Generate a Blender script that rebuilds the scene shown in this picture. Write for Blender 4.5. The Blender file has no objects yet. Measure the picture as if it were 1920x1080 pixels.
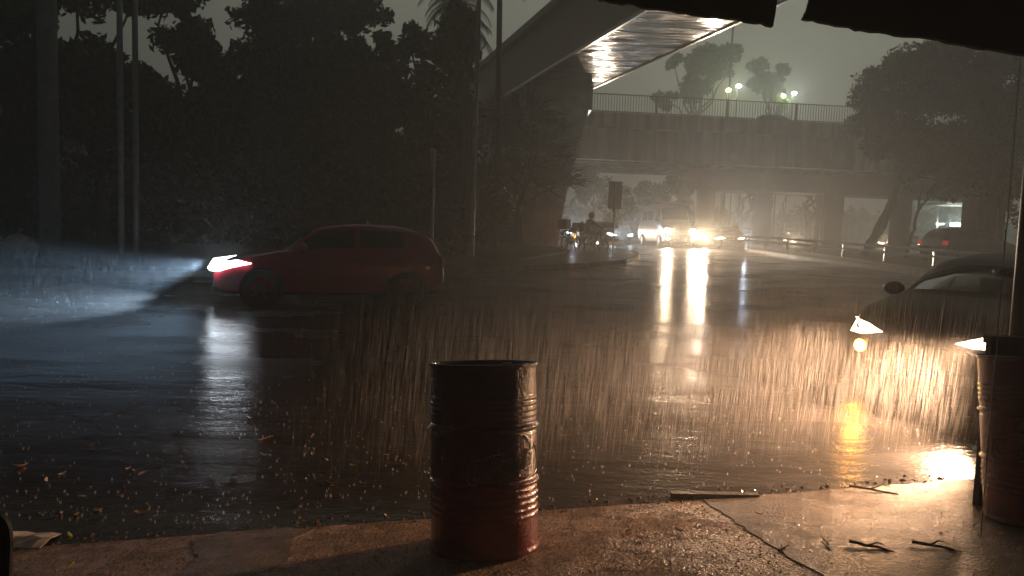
import bpy, bmesh, math, random
import numpy as np
from mathutils import Vector, Matrix
random.seed(7); np.random.seed(7)
sc = bpy.context.scene
R = math.radians

# ------------------------------------------------------------------ camera, world, exposure
F = 1387.0
cam_d = bpy.data.cameras.new('camera'); cam = bpy.data.objects.new('camera', cam_d)
sc.collection.objects.link(cam); sc.camera = cam
cam_d.sensor_width = 36; cam_d.lens = F / 1920 * 36; cam_d.clip_end = 1500; cam_d.clip_start = .02
CAMZ = 1.8
CR = Matrix.Rotation(R(90 - 4.5), 3, 'X') @ Matrix.Rotation(R(1.9), 3, 'Z')
cam.matrix_world = Matrix.Translation((0, 0, CAMZ)) @ CR.to_4x4()
sc.render.resolution_x = 1024; sc.render.resolution_y = 576
sc.view_settings.view_transform = 'Standard'; sc.view_settings.look = 'None'
sc.view_settings.exposure = 0; sc.view_settings.gamma = 1
cy = sc.cycles
cy.use_denoising = True
cy.max_bounces = 6; cy.diffuse_bounces = 2; cy.glossy_bounces = 3; cy.transmission_bounces = 4
cy.volume_bounces = 1; cy.transparent_max_bounces = 12
cy.sample_clamp_indirect = 3; cy.sample_clamp_direct = 0
cy.caustics_reflective = False; cy.caustics_refractive = False
cy.blur_glossy = .5

W = bpy.data.worlds.new('World'); sc.world = W; W.use_nodes = True
nt = W.node_tree; nt.nodes.clear()
N = nt.nodes.new
wo = N('ShaderNodeOutputWorld'); bg = N('ShaderNodeBackground'); tc = N('ShaderNodeTexCoord')
nz = N('ShaderNodeTexNoise'); nz.inputs['Scale'].default_value = 1.3; nz.inputs['Detail'].default_value = 4
dotn = N('ShaderNodeVectorMath'); dotn.operation = 'DOT_PRODUCT'; dotn.inputs[1].default_value = (.35, .93, .12)
mr = N('ShaderNodeMapRange'); mr.inputs['From Min'].default_value = .35; mr.inputs['From Max'].default_value = .98
ramp = N('ShaderNodeValToRGB')
ramp.color_ramp.elements[0].color = (.014, .017, .023, 1)
ramp.color_ramp.elements[1].color = (.34, .345, .275, 1)
mm = N('ShaderNodeMath'); mm.operation = 'MULTIPLY_ADD'; mm.inputs[1].default_value = .5; 
nt.links.new(tc.outputs['Generated'], dotn.inputs[0]); nt.links.new(tc.outputs['Generated'], nz.inputs['Vector'])
nt.links.new(dotn.outputs['Value'], mr.inputs['Value'])
sb = N('ShaderNodeMath'); sb.operation = 'SUBTRACT'; sb.inputs[1].default_value = .5
nt.links.new(nz.outputs['Fac'], sb.inputs[0]); nt.links.new(sb.outputs[0], mm.inputs[0]); nt.links.new(mr.outputs['Result'], mm.inputs[2])
nt.links.new(mm.outputs[0], ramp.inputs['Fac']); nt.links.new(ramp.outputs['Color'], bg.inputs['Color'])
bg.inputs['Strength'].default_value = .70
nt.links.new(bg.outputs[0], wo.inputs['Surface'])

# ------------------------------------------------------------------ geometry helpers
def ray(px, py):
    return CR @ Vector(((px - 960) / F, -(py - 540) / F, -1))
def at(px, py, Y):                      # world point seen at a photo pixel, at world depth Y
    v = ray(px, py); return Vector((v.x / v.y * Y, Y, CAMZ + v.z / v.y * Y))
def gz(y):                              # the road rises gently away from the kerb
    return .0265 * (y if y < 40 else 40 + 2 * (1 - math.exp(-(y - 40) / 2)))
def gnd(px, py):
    v = ray(px, py); Y = 10
    for _ in range(60):
        c = CAMZ - gz(Y); Y = .5 * Y + .5 * min(400, c / max(1e-4, -v.z / v.y))
    return Vector((v.x / v.y * Y, Y, gz(Y)))

class MB:
    def __init__(s): s.v = []; s.f = []
    def add(s, vs, fs):
        o = len(s.v); s.v += [tuple(v) for v in vs]; s.f += [tuple(i + o for i in f) for f in fs]; return s
    def box(s, c, d, rz=0, M=None, taper=1.0):
        hx, hy, hz = d[0] / 2, d[1] / 2, d[2] / 2
        vs = []
        for z, t in ((-hz, 1), (hz, taper)):
            for x, y in ((-hx, -hy), (hx, -hy), (hx, hy), (-hx, hy)): vs.append(Vector((x * t, y * t, z)))
        m = Matrix.Rotation(rz, 3, 'Z') if M is None else M
        vs = [m @ v + Vector(c) for v in vs]
        return s.add(vs, [(3, 2, 1, 0), (4, 5, 6, 7), (0, 1, 5, 4), (1, 2, 6, 5), (2, 3, 7, 6), (3, 0, 4, 7)])
    def tube(s, pts, rad, n=8, cap=True):
        pts = [Vector(p) for p in pts]
        if not hasattr(rad, '__len__'): rad = [rad] * len(pts)
        vs = []; up = None
        for i, p in enumerate(pts):
            a = pts[max(0, i - 1)]; b = pts[min(len(pts) - 1, i + 1)]
            t = (b - a).normalized()
            if up is None: up = Vector((0, 0, 1)) if abs(t.z) < .9 else Vector((1, 0, 0))
            sx = t.cross(up).normalized(); sy = sx.cross(t).normalized(); up = sy
            for k in range(n):
                an = 2 * math.pi * k / n
                vs.append(p + (sx * math.cos(an) + sy * math.sin(an)) * rad[i])
        fs = []
        for i in range(len(pts) - 1):
            for k in range(n):
                k2 = (k + 1) % n
                fs.append((i * n + k, i * n + k2, (i + 1) * n + k2, (i + 1) * n + k))
        if cap:
            fs.append(tuple(range(n - 1, -1, -1))); fs.append(tuple((len(pts) - 1) * n + k for k in range(n)))
        return s.add(vs, fs)
    def lathe(s, prof, n=32, c=(0, 0, 0), M=None):
        M = M or Matrix.Identity(3); c = Vector(c); vs = []; fs = []
        for r, z in prof:
            for k in range(n):
                a = 2 * math.pi * k / n; vs.append(M @ Vector((r * math.cos(a), r * math.sin(a), z)) + c)
        for i in range(len(prof) - 1):
            for k in range(n):
                k2 = (k + 1) % n; fs.append((i * n + k, i * n + k2, (i + 1) * n + k2, (i + 1) * n + k))
        return s.add(vs, fs)
    def ell(s, c, r, n=12, m=8, M=None):
        return s.lathe([(max(1e-3, math.sin(math.pi * i / m)) * r[0], -math.cos(math.pi * i / m) * r[2]) for i in range(m + 1)], n, c, M)
    def poly(s, pts, z0, z1):           # prism from a plan outline; z values may be functions of (x, y)
        n = len(pts); g0 = z0 if callable(z0) else (lambda x, y: z0); g1 = z1 if callable(z1) else (lambda x, y: z1)
        vs = [(x, y, g0(x, y)) for x, y in pts] + [(x, y, g1(x, y)) for x, y in pts]
        return s.add(vs, [tuple(range(n, 2 * n))] + [(i, (i + 1) % n, n + (i + 1) % n, n + i) for i in range(n)])
    def build(s, name, m=None, parent=None, smooth=False, bevel=0):
        me = bpy.data.meshes.new(name); me.from_pydata(s.v, [], s.f); me.update()
        o = bpy.data.objects.new(name, me); sc.collection.objects.link(o)
        if m: me.materials.append(m)
        if smooth:
            me.shade_smooth()
            if smooth != 'all':
                try: me.set_sharp_from_angle(angle=R(40))
                except Exception: pass
        if parent: o.parent = parent
        if bevel:
            b = o.modifiers.new('bevel', 'BEVEL'); b.width = bevel; b.segments = 2; b.limit_method = 'ANGLE'
        return o

def tag(o, label, cat, group=None):
    o['label'] = label; o['category'] = cat
    if group: o['group'] = group
    return o
def root(name, loc, rz, label, cat, group=None):
    o = bpy.data.objects.new(name, None); o.empty_display_size = .2; sc.collection.objects.link(o)
    o.location = loc; o.rotation_euler = (0, 0, rz); return tag(o, label, cat, group)
def struct(o): o['kind'] = 'structure'; return o
def copy_tree(o, parent=None):
    c = o.copy(); sc.collection.objects.link(c); c.parent = parent
    for ch in list(o.children): copy_tree(ch, c)
    return c

# ------------------------------------------------------------------ materials
def mat(name, col, rough=.6, metal=0, bump=None, var=0, vscale=4, spec=.5, coat=0, coords='Object', stain=False):
    m = bpy.data.materials.new(name); m.use_nodes = True; t = m.node_tree; b = t.nodes['Principled BSDF']
    b.inputs['Base Color'].default_value = (*col, 1); b.inputs['Roughness'].default_value = rough
    b.inputs['Metallic'].default_value = metal; b.inputs['Specular IOR Level'].default_value = spec
    b.inputs['Coat Weight'].default_value = coat; b.inputs['Coat Roughness'].default_value = .08
    if bump or var:
        tc = t.nodes.new('ShaderNodeTexCoord')
    if var:
        n = t.nodes.new('ShaderNodeTexNoise'); n.inputs['Scale'].default_value = vscale; n.inputs['Detail'].default_value = 5
        t.links.new(tc.outputs[coords], n.inputs['Vector'])
        r = t.nodes.new('ShaderNodeValToRGB'); r.color_ramp.elements[0].position = .3; r.color_ramp.elements[1].position = .7
        r.color_ramp.elements[0].color = (*[c * (1 - var) for c in col], 1); r.color_ramp.elements[1].color = (*[min(1, c * (1 + var)) for c in col], 1)
        t.links.new(n.outputs['Fac'], r.inputs['Fac']); t.links.new(r.outputs['Color'], b.inputs['Base Color'])
        if stain:                                     # drip streaks running down the faces
            mp = t.nodes.new('ShaderNodeMapping'); mp.inputs['Scale'].default_value = (2.2, 2.2, .12); t.links.new(tc.outputs[coords], mp.inputs['Vector'])
            n2 = t.nodes.new('ShaderNodeTexNoise'); n2.inputs['Scale'].default_value = 1; n2.inputs['Detail'].default_value = 6; t.links.new(mp.outputs[0], n2.inputs['Vector'])
            m2 = t.nodes.new('ShaderNodeMapRange'); m2.inputs['From Min'].default_value = .42; m2.inputs['From Max'].default_value = .62; m2.inputs['To Min'].default_value = .45; m2.inputs['To Max'].default_value = 1
            t.links.new(n2.outputs['Fac'], m2.inputs['Value']); mx = t.nodes.new('ShaderNodeVectorMath'); mx.operation = 'SCALE'
            t.links.new(r.outputs['Color'], mx.inputs[0]); t.links.new(m2.outputs[0], mx.inputs['Scale']); t.links.new(mx.outputs[0], b.inputs['Base Color'])
    if bump:
        prev = None
        for scale, dist in bump:
            n = t.nodes.new('ShaderNodeTexNoise'); n.inputs['Detail'].default_value = 3
            if hasattr(scale, '__len__'):
                mp = t.nodes.new('ShaderNodeMapping'); mp.inputs['Scale'].default_value = scale
                t.links.new(tc.outputs[coords], mp.inputs['Vector']); t.links.new(mp.outputs[0], n.inputs['Vector']); n.inputs['Scale'].default_value = 1
            else:
                n.inputs['Scale'].default_value = scale; t.links.new(tc.outputs[coords], n.inputs['Vector'])
            bp = t.nodes.new('ShaderNodeBump'); bp.inputs['Distance'].default_value = dist; bp.inputs['Strength'].default_value = 1
            t.links.new(n.outputs['Fac'], bp.inputs['Height'])
            if prev: t.links.new(prev.outputs[0], bp.inputs['Normal'])
            prev = bp
        t.links.new(prev.outputs[0], b.inputs['Normal'])
    return m
def emit(name, col, s, sample=False):
    m = bpy.data.materials.new(name); m.use_nodes = True; t = m.node_tree; t.nodes.clear()
    e = t.nodes.new('ShaderNodeEmission'); e.inputs['Color'].default_value = (*col, 1); e.inputs['Strength'].default_value = s
    o = t.nodes.new('ShaderNodeOutputMaterial'); t.links.new(e.outputs[0], o.inputs['Surface'])
    m.cycles.emission_sampling = 'FRONT' if sample else 'NONE'
    return m
def glass(name, tint=(.75, .8, .78), rough=.03):
    m = bpy.data.materials.new(name); m.use_nodes = True; t = m.node_tree; t.nodes.clear()
    tr = t.nodes.new('ShaderNodeBsdfTransparent'); tr.inputs['Color'].default_value = (*tint, 1)
    gl = t.nodes.new('ShaderNodeBsdfGlossy'); gl.inputs['Roughness'].default_value = rough
    fr = t.nodes.new('ShaderNodeFresnel'); fr.inputs['IOR'].default_value = 1.16
    mx = t.nodes.new('ShaderNodeMixShader'); o = t.nodes.new('ShaderNodeOutputMaterial')
    t.links.new(fr.outputs[0], mx.inputs[0]); t.links.new(tr.outputs[0], mx.inputs[1]); t.links.new(gl.outputs[0], mx.inputs[2])
    t.links.new(mx.outputs[0], o.inputs['Surface']); return m
def rainmat(name, alpha, em=0):
    m = bpy.data.materials.new(name); m.use_nodes = True; t = m.node_tree; t.nodes.clear()
    tr = t.nodes.new('ShaderNodeBsdfTransparent')
    d = t.nodes.new('ShaderNodeBsdfDiffuse'); d.inputs['Color'].default_value = (.9, .9, .9, 1)
    l = t.nodes.new('ShaderNodeBsdfTranslucent'); l.inputs['Color'].default_value = (.9, .9, .9, 1)
    a = t.nodes.new('ShaderNodeMixShader'); a.inputs[0].default_value = .5
    b = t.nodes.new('ShaderNodeMixShader'); b.inputs[0].default_value = alpha; o = t.nodes.new('ShaderNodeOutputMaterial')
    t.links.new(d.outputs[0], a.inputs[1]); t.links.new(l.outputs[0], a.inputs[2])
    t.links.new(tr.outputs[0], b.inputs[1]); t.links.new(a.outputs[0], b.inputs[2]); t.links.new(b.outputs[0], o.inputs['Surface'])
    return m

def water_mat(name, col, puddle, gravel=False):
    """wet ground: dark base under a thin film of rain-pocked water; puddle patches are smoother"""
    m = bpy.data.materials.new(name); m.use_nodes = True; t = m.node_tree; b = t.nodes['Principled BSDF']; L = t.links.new
    tc = t.nodes.new('ShaderNodeTexCoord')
    def noise(sc_, det=3, mapping=None, rough=.5):
        n = t.nodes.new('ShaderNodeTexNoise'); n.inputs['Scale'].default_value = sc_; n.inputs['Detail'].default_value = det
        n.inputs['Roughness'].default_value = rough
        if mapping:
            mp = t.nodes.new('ShaderNodeMapping'); mp.inputs['Scale'].default_value = mapping
            L(tc.outputs['Object'], mp.inputs['Vector']); L(mp.outputs[0], n.inputs['Vector'])
        else: L(tc.outputs['Object'], n.inputs['Vector'])
        return n.outputs['Fac']
    def rmp(f, p0, p1, v0, v1):
        r = t.nodes.new('ShaderNodeMapRange'); r.inputs['From Min'].default_value = p0; r.inputs['From Max'].default_value = p1
        r.inputs['To Min'].default_value = v0; r.inputs['To Max'].default_value = v1; L(f, r.inputs['Value']); return r.outputs[0]
    def mul(a, c):
        r = t.nodes.new('ShaderNodeMath'); r.operation = 'MULTIPLY'
        for i, q in enumerate((a, c)):
            if isinstance(q, (int, float)): r.inputs[i].default_value = q
            else: L(q, r.inputs[i])
        return r.outputs[0]
    def add(a, c):
        r = t.nodes.new('ShaderNodeMath'); r.operation = 'ADD'; L(a, r.inputs[0]); L(c, r.inputs[1]); return r.outputs[0]
    def cen(a):
        r = t.nodes.new('ShaderNodeMath'); r.operation = 'SUBTRACT'; L(a, r.inputs[0]); r.inputs[1].default_value = .5; return r.outputs[0]
    mask = rmp(noise(.55 if not gravel else 1.1, 4, (1, 1.6, 1)), .38, .62, 0, 1)     # 1 = puddle
    cr = t.nodes.new('ShaderNodeValToRGB'); cr.color_ramp.elements[0].color = (*[c * .55 for c in col], 1); cr.color_ramp.elements[1].color = (*[c * 1.5 for c in col], 1)
    cr.color_ramp.elements[0].position = .3; cr.color_ramp.elements[1].position = .7
    L(noise(7 if gravel else 2.5, 8, None, .65), cr.inputs['Fac']); L(cr.outputs[0], b.inputs['Base Color'])
    L(rmp(mask, 0, 1, .34 if gravel else .32, .08 if gravel else .12), b.inputs['Roughness'])
    b.inputs['Specular IOR Level'].default_value = .5
    if gravel:
        h = add(mul(cen(noise(60, 4)), rmp(mask, 0, 1, .036, .016) if gravel is True else .011), add(mul(cen(noise(150, 2)), rmp(mask, 0, 1, .008, .003) if gravel is True else .0042), mul(noise(6, 3), .03 if gravel is True else .015)))
    else:
        h = add(mul(cen(noise(34, 3)), rmp(mask, 0, 1, .0045, .0024)), add(mul(noise(9, 2, (.6, 1.5, 1)), .0055), mul(noise(1.6, 2, (.35, 1.5, 1)), .018)))
    bp = t.nodes.new('ShaderNodeBump'); bp.inputs['Distance'].default_value = 1.0; bp.inputs['Strength'].default_value = 1
    L(h, bp.inputs['Height']); L(bp.outputs[0], b.inputs['Normal'])
    return m

M_road = water_mat('wet_asphalt', (.040, .034, .029), True)
M_pave = water_mat('wet_gravelly_concrete', (.34, .225, .15), True, gravel=True)
M_slab = water_mat('wet_slab', (.22, .155, .11), True, gravel=2)
M_grass = mat('dark_turf', (.03, .04, .016), .75, bump=[(40, .03)], var=.5, vscale=3)
M_kerb = mat('kerb_stone', (.28, .25, .21), .35, bump=[(30, .01)], var=.4, vscale=3)
M_white = mat('white_paint_kerb', (.72, .70, .64), .3, var=.25, vscale=6)
M_conc = mat('bridge_concrete', (.42, .40, .37), .7, bump=[(8, .01)], var=.3, vscale=.5, stain=True)
M_conc2 = mat('column_concrete', (.30, .185, .155), .7, bump=[(8, .01)], var=.25, vscale=.7)
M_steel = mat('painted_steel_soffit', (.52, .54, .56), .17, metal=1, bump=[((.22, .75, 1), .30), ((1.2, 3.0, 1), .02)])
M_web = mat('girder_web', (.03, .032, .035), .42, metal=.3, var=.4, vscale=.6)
M_edge = mat('steel_flange', (.55, .55, .55), .25, metal=1)
M_panel = mat('pier_cladding', (.68, .80, .92), .35, metal=.25, bump=[((1, 1, 2.2), .03)], var=.3, vscale=1.2)
M_blk = mat('black_cloth', (.006, .006, .006), .9)
M_dark = mat('dark_metal', (.02, .02, .022), .4)
M_galv = mat('galvanised_pole', (.30, .31, .32), .28, metal=.8, var=.2)
M_pole = mat('concrete_pole', (.20, .20, .20), .6, bump=[(12, .01)], var=.2)
M_leaf = mat('leaf_dark', (.022, .032, .013), .5, var=.5, vscale=1)
M_leaf2 = mat('leaf_mid', (.05, .06, .022), .55, var=.4, vscale=1)
M_leafy = mat('leaf_yellow_green', (.30, .38, .03), .5, var=.3)
M_bark = mat('bark', (.045, .036, .028), .7, bump=[((14, 14, 3), .03)], var=.4, vscale=6)
M_tyre = mat('tyre', (.012, .012, .012), .6)
M_rim = mat('alloy_rim', (.35, .36, .38), .35, metal=.9)
M_glass = glass('car_glass', (.62, .66, .6))
M_glassd = mat('dark_glass', (.012, .014, .016), .06)
M_plast = mat('black_plastic', (.012, .012, .013), .45)
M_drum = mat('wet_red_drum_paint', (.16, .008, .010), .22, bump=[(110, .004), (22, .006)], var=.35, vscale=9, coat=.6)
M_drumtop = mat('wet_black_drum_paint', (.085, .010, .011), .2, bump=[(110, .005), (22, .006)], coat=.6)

def copperish(col): return emit('lamp', col, 1)
E_warm = emit('warm_headlamp', (1, .68, .34), 12)
E_hot = emit('near_headlamp', (1, .80, .52), 8)
E_amber = emit('amber_lamp', (1, .36, .02), 90)
E_cold = emit('cold_headlamp', (.78, .90, 1), 20)
E_red = emit('tail_lamp', (1, .04, .03), .30)
M_tail = mat('unlit_tail_lamp', (.12, .008, .008), .15)
E_brake = emit('amber_rear_lamp', (1, .22, .03), 16)
E_lampw = emit('street_lamp_white', (.9, 1, .85), 60)
E_lampy = emit('street_lamp_yellow', (.85, 1, .2), 50)

def spot(name, loc, aim, power, col, ang=60, blend=.6, rad=.06, parent=None, wide=1):
    l = bpy.data.lights.new(name, 'SPOT'); l.energy = power; l.color = col; l.spot_size = R(ang); l.spot_blend = blend; l.shadow_soft_size = rad
    o = bpy.data.objects.new(name, l); sc.collection.objects.link(o)
    d = (Vector(aim) - Vector(loc)).normalized(); q = d.to_track_quat('-Z', 'Y')
    if parent:
        pm = Matrix.Translation(parent.location) @ parent.rotation_euler.to_matrix().to_4x4()
        o.parent = parent; o.matrix_basis = pm.inverted() @ (Matrix.Translation(loc) @ q.to_matrix().to_4x4()) @ Matrix.Diagonal((wide, 1, 1, 1))
    else: o.location = loc; o.rotation_euler = q.to_euler()
    return o

# ------------------------------------------------------------------ ground
mb = MB(); ys = [-12, -4, 0, 2, 4, 6, 8, 10, 13, 16, 20, 24, 28, 32, 36, 38, 40, 41, 42, 43, 45, 48, 55, 70, 100, 150, 200, 250]
xs = [-160, -120, -80, -40, -20, -10, -5, 0, 5, 10, 20, 40, 80, 120, 160]
for y in ys:
    for x in xs: mb.v.append((x, y, gz(y)))
nx = len(xs)
for j in range(len(ys) - 1):
    for i in range(nx - 1): mb.f.append((j * nx + i, j * nx + i + 1, (j + 1) * nx + i + 1, (j + 1) * nx + i))
struct(mb.build('road', M_road, smooth='all'))

def rough(pts, step, amp, seed):
    rs = random.Random(seed); out = []
    for i in range(len(pts)):
        a = Vector(pts[i]); b = Vector(pts[(i + 1) % len(pts)]); n = max(1, int((b - a).length / step))
        for k in range(n):
            p = a.lerp(b, k / n); out.append((p.x + rs.uniform(-amp, amp), p.y + rs.uniform(-amp, amp)))
    return out
# the near pavement: slopes down to the flooded road
def edge_y(x): return 4.37 + .257 * x
E0 = Vector((-.15, edge_y(-.15)))
SGX, SGY = .04, -.13
def sz(x, y): return gz(E0.y) - .012 + SGX * (x - E0.x) + SGY * (y - E0.y)
mb = MB(); cols = [(-8 + .06 * i) for i in range(268)]
random.seed(3)
for i, x in enumerate(cols):
    e = edge_y(x) + .035 * math.sin(x * 3.1) + .02 * math.sin(x * 9.7) + random.uniform(-.03, .02)
    rows = [e + .03, e, e - .04, e - .3, e - .7, e - 1.3, e - 2.2, e - 3.5, e - 6]
    for k, y in enumerate(rows):
        z = sz(x, y) if k else gz(y) - .05
        if k == 1: z -= .02
        mb.v.append((x, y, z))
for i in range(len(cols) - 1):
    for k in range(8): mb.f.append((i * 9 + k + 1, (i + 1) * 9 + k + 1, (i + 1) * 9 + k, i * 9 + k))
struct(mb.build('pavement', M_pave, smooth='all'))
# smoother wet slab let into the pavement on the right
sl = [(1.25, edge_y(1.25) - .10), (4.2, edge_y(4.2) - .04), (4.6, 3.2), (1.5, 2.6), (1.35, 3.6)]
struct(MB().poly(rough(sl, .07, .014, 2), lambda x, y: sz(x, y) - .02, lambda x, y: sz(x, y) + .004).build('paving_slab', M_slab))

pd = [(-1.55, 3.93), (-1.28, 4.02), (-1.05, 3.98), (-1.12, 3.75), (-1.02, 3.45), (-1.2, 3.0), (-1.45, 3.1), (-1.50, 3.5), (-1.62, 3.75)]
struct(MB().poly(rough(pd, .05, .02, 3), lambda x, y: sz(x, y) - .01, lambda x, y: sz(x, y) + .003).build('puddle', M_slab))

# traffic island with its kerb
isl_px = [(200, 520), (500, 517), (800, 515), (1000, 505), (1100, 500), (1170, 494), (1192, 487), (1196, 481), (1185, 475), (1160, 470), (1120, 469), (1060, 468)]
isl = [(-40, 16.4)] + [tuple(gnd(*p)[:2]) for p in isl_px]
isl = isl + [(1.5, 38), (-60, 42)]
ih = lambda x, y: gz(y) + .13
kp = isl[:-2]
struct(MB().poly(isl, lambda x, y: gz(y) - .1, ih).build('traffic_island', mat('wet_island_paving', (.10, .082, .064), .25, bump=[(25, .012), (5, .02)], var=.4, vscale=2)))
gr = [(-40, 17.0), (-9, 17.3), (-6, 19.0), (-2.2, 21.2), (.4, 25.0), (2.4, 31.2), (1.8, 37.6), (-60, 41.5)]
struct(MB().poly(gr, lambda x, y: ih(x, y) - .02, lambda x, y: ih(x, y) + .06).build('grass_verge', M_grass))
def strip(name, pts, w, h0, h1, m):
    mb = MB(); n = len(pts)
    for i, (x, y) in enumerate(pts):
        a = Vector(pts[max(0, i - 1)]); b = Vector(pts[min(n - 1, i + 1)]); t = (b - a).normalized(); nn = Vector((-t.y, t.x)) * w / 2
        for sgn, h in ((-1, h0), (-1, h1), (1, h1), (1, h0)):
            mb.v.append((x + nn.x * sgn, y + nn.y * sgn, gz(y) + h))
    for i in range(n - 1):
        for k in range(3): mb.f.append((i * 4 + k, i * 4 + k + 1, (i + 1) * 4 + k + 1, (i + 1) * 4 + k))
    mb.f.append((0, 1, 2, 3)); mb.f.append(tuple((n - 1) * 4 + k for k in (3, 2, 1, 0)))
    return mb.build(name, m)
struct(strip('island_kerb', kp[:6], .16, -.05, .138, M_kerb))
struct(strip('white_kerb', kp[6:10], .18, -.05, .142, M_white))

# far kerb and verge on the right of the carriageway
kr = [(11.4, 62), (12.4, 46), (12.6, 42), (13.1, 34), (14.2, 26.6), (15.3, 20), (16.5, 14), (18, 6)]
struct(strip('right_kerb', kr, .3, -.05, .15, mat('wet_light_kerb', (.5, .46, .40), .22, var=.2)))
vg = kr + [(30, 6), (26, 20), (23, 34), (21, 46), (20, 62)]
struct(MB().poly([(x + (.14 if i < len(kr) else 0), y) for i, (x, y) in enumerate(vg)], lambda x, y: gz(y) - .1, lambda x, y: gz(y) + .12).build('right_verge', M_grass))

# dark planted bank behind the left-hand trees
mb = MB(); bx = list(range(-70, 3, 3))
for j, (y, h) in enumerate(((36, 0), (38, 2.6), (41, 4.6), (46, 6.2), (60, 6.8))):
    for i, x in enumerate(bx): mb.v.append((x, y + 1.2 * math.sin(x * .7), gz(y) + h * (1 if x < -4 else max(0, (2 - x) / 6)) + .5 * math.sin(x * 1.9 + j)))
for j in range(4):
    for i in range(len(bx) - 1): a = j * len(bx) + i; mb.f.append((a, a + 1, a + len(bx) + 1, a + len(bx)))
struct(mb.build('embankment', M_leaf, smooth='all'))

# ------------------------------------------------------------------ foliage helpers
def leaves(mb, c, r, n, s, flat=1.0, shell=.35, droop=0):
    c = np.array(c); d = np.random.normal(size=(n, 3)); d /= np.linalg.norm(d, axis=1)[:, None]
    rr = (shell + (1 - shell) * np.random.rand(n)) ** .6
    lump = 1 + .25 * np.sin(d[:, 0] * 5 + c[0]) * np.sin(d[:, 2] * 6 + c[1])
    p = c + d * (rr * lump)[:, None] * r * np.array([1, 1, flat])
    a = np.random.normal(size=(n, 3)); a[:, 2] -= droop; a /= np.linalg.norm(a, axis=1)[:, None]
    b = np.cross(a, np.random.normal(size=(n, 3))); b /= np.linalg.norm(b, axis=1)[:, None]
    L = s * (.6 + .8 * np.random.rand(n))[:, None]
    o = len(mb.v)
    q = np.stack([p - a * L, p + b * L * .42, p + a * L, p - b * L * .42], 1).reshape(-1, 3)
    mb.v += [tuple(v) for v in q.tolist()]
    mb.f += [(o + 4 * i, o + 4 * i + 1, o + 4 * i + 2, o + 4 * i + 3) for i in range(n)]
def limb(mb, a, b, r0, r1, wob=.25, n=6):
    a = Vector(a); b = Vector(b); pts = []
    L = (b - a).length
    for i in range(n + 1):
        t = i / n; w = math.sin(math.pi * t) * wob * L * .15
        pts.append(a.lerp(b, t) + Vector((random.uniform(-w, w), random.uniform(-w, w), 0)))
    mb.tube(pts, [r0 + (r1 - r0) * i / n for i in range(n + 1)], 8); return pts
def tree(label, base, fork, clumps, leaf, n_scale, tr, lm=M_leaf, group=None, name='tree', r=.18, extra_trunk=None, flat=.8):
    """clumps: (centre, radius); limbs run from the fork to each clump"""
    g = root(name, base, 0, label, 'tree', group); B = Vector(base)
    t = MB(); limb(t, (0, 0, -.1), fork - B, r, r * .65, .3, 8)
    for c, rr in clumps: limb(t, fork - B, Vector(c) - B, r * .55, r * .12, .6)
    if extra_trunk:
        for q in extra_trunk: t.tube([Vector(p) - B for p in q[0]], q[1], 8)
    t.build('trunk', M_bark, g, smooth=True)
    cmb = MB()
    rs = np.random.RandomState(int(abs(B.x * 91 + B.y * 17)) % 9999)
    for c, rr in clumps:
        k_ = 9
        for _ in range(k_):
            d_ = rs.normal(size=3); d_ /= np.linalg.norm(d_); q_ = rr * rs.uniform(.3, .55)
            leaves(cmb, Vector(c) - B + Vector((d_ * rr * rs.uniform(.35, .85)).tolist()), q_, int(n_scale * rr * rr / k_), leaf, flat, .2)
    cmb.build('crown', lm, g)
    return g
def pc(lst, Y, dj=1.2):                 # clumps outlined in the photo get a real place round the tree
    out = []
    for x, y, rp in lst:
        d = Y + random.uniform(-dj, dj); out.append((at(x, y, d), rp / F * d))
    return out

random.seed(11)
# left-hand trees
LT = [
 ('broad dark tree at the far left edge, behind the thick concrete post', 40, 24, [(-60, 60, 120), (40, 30, 90), (20, 200, 110), (-60, 300, 120), (90, 130, 70), (100, -40, 90)]),
 ('dark tree with thin forked branches between the thick post and the paired poles', 190, 26, [(150, -40, 80), (210, 110, 80), (150, 190, 90), (230, 240, 90), (250, -10, 60), (110, 120, 50)]),
 ('dark tree behind the paired slim poles with a ragged sky gap at its right', 330, 28, [(310, 0, 60), (350, 110, 75), (300, 190, 90), (380, 190, 80), (330, 300, 100), (370, 60, 45)]),
 ('tall dark tree just right of the ragged sky gap', 520, 29, [(500, 20, 55), (470, 130, 75), (540, 90, 90), (500, 220, 110), (570, 10, 80), (430, 260, 90), (560, 320, 100)]),
 ('dense black tree behind the red car with its crown out of the frame', 660, 30, [(620, 10, 80), (680, 20, 50), (640, 110, 70), (700, 190, 100), (620, 230, 110), (690, 320, 110), (590, 140, 70)]),
 ('lower bushy dark tree left of the tall palm', 800, 29, [(770, 90, 52), (740, 170, 75), (820, 130, 60), (810, 230, 90), (840, 330, 90), (760, 330, 90), (720, 90, 40)]),
]
for lab, bxp, Y, cl in LT:
    p = at(bxp, 430, Y); base = Vector((p.x, Y, gz(Y) + .15)); cs = pc(cl, Y)
    fork = base + Vector((0, 0, 3.2))
    tree(lab, base, fork, cs, .17, 900, None, group='dark trees on the left island', r=.22)
# undergrowth filling below the crowns
mb = MB(); random.seed(5)
for i in range(95):
    px = random.uniform(-120, 930); Y = random.uniform(25, 35.5)
    p = at(px, 430, Y); leaves(mb, (p.x, Y, gz(Y) + random.uniform(.2, 2.6)), random.uniform(.7, 1.5), 420, .16, .8)
for i in range(60):
    px = random.uniform(-120, 900); p = at(px, 430, 37); leaves(mb, (p.x, 37, gz(37) + random.uniform(2.0, 6.2)), random.uniform(1.0, 1.9), 420, .2, .8)
o = mb.build('undergrowth', M_leaf); o['kind'] = 'stuff'

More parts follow.
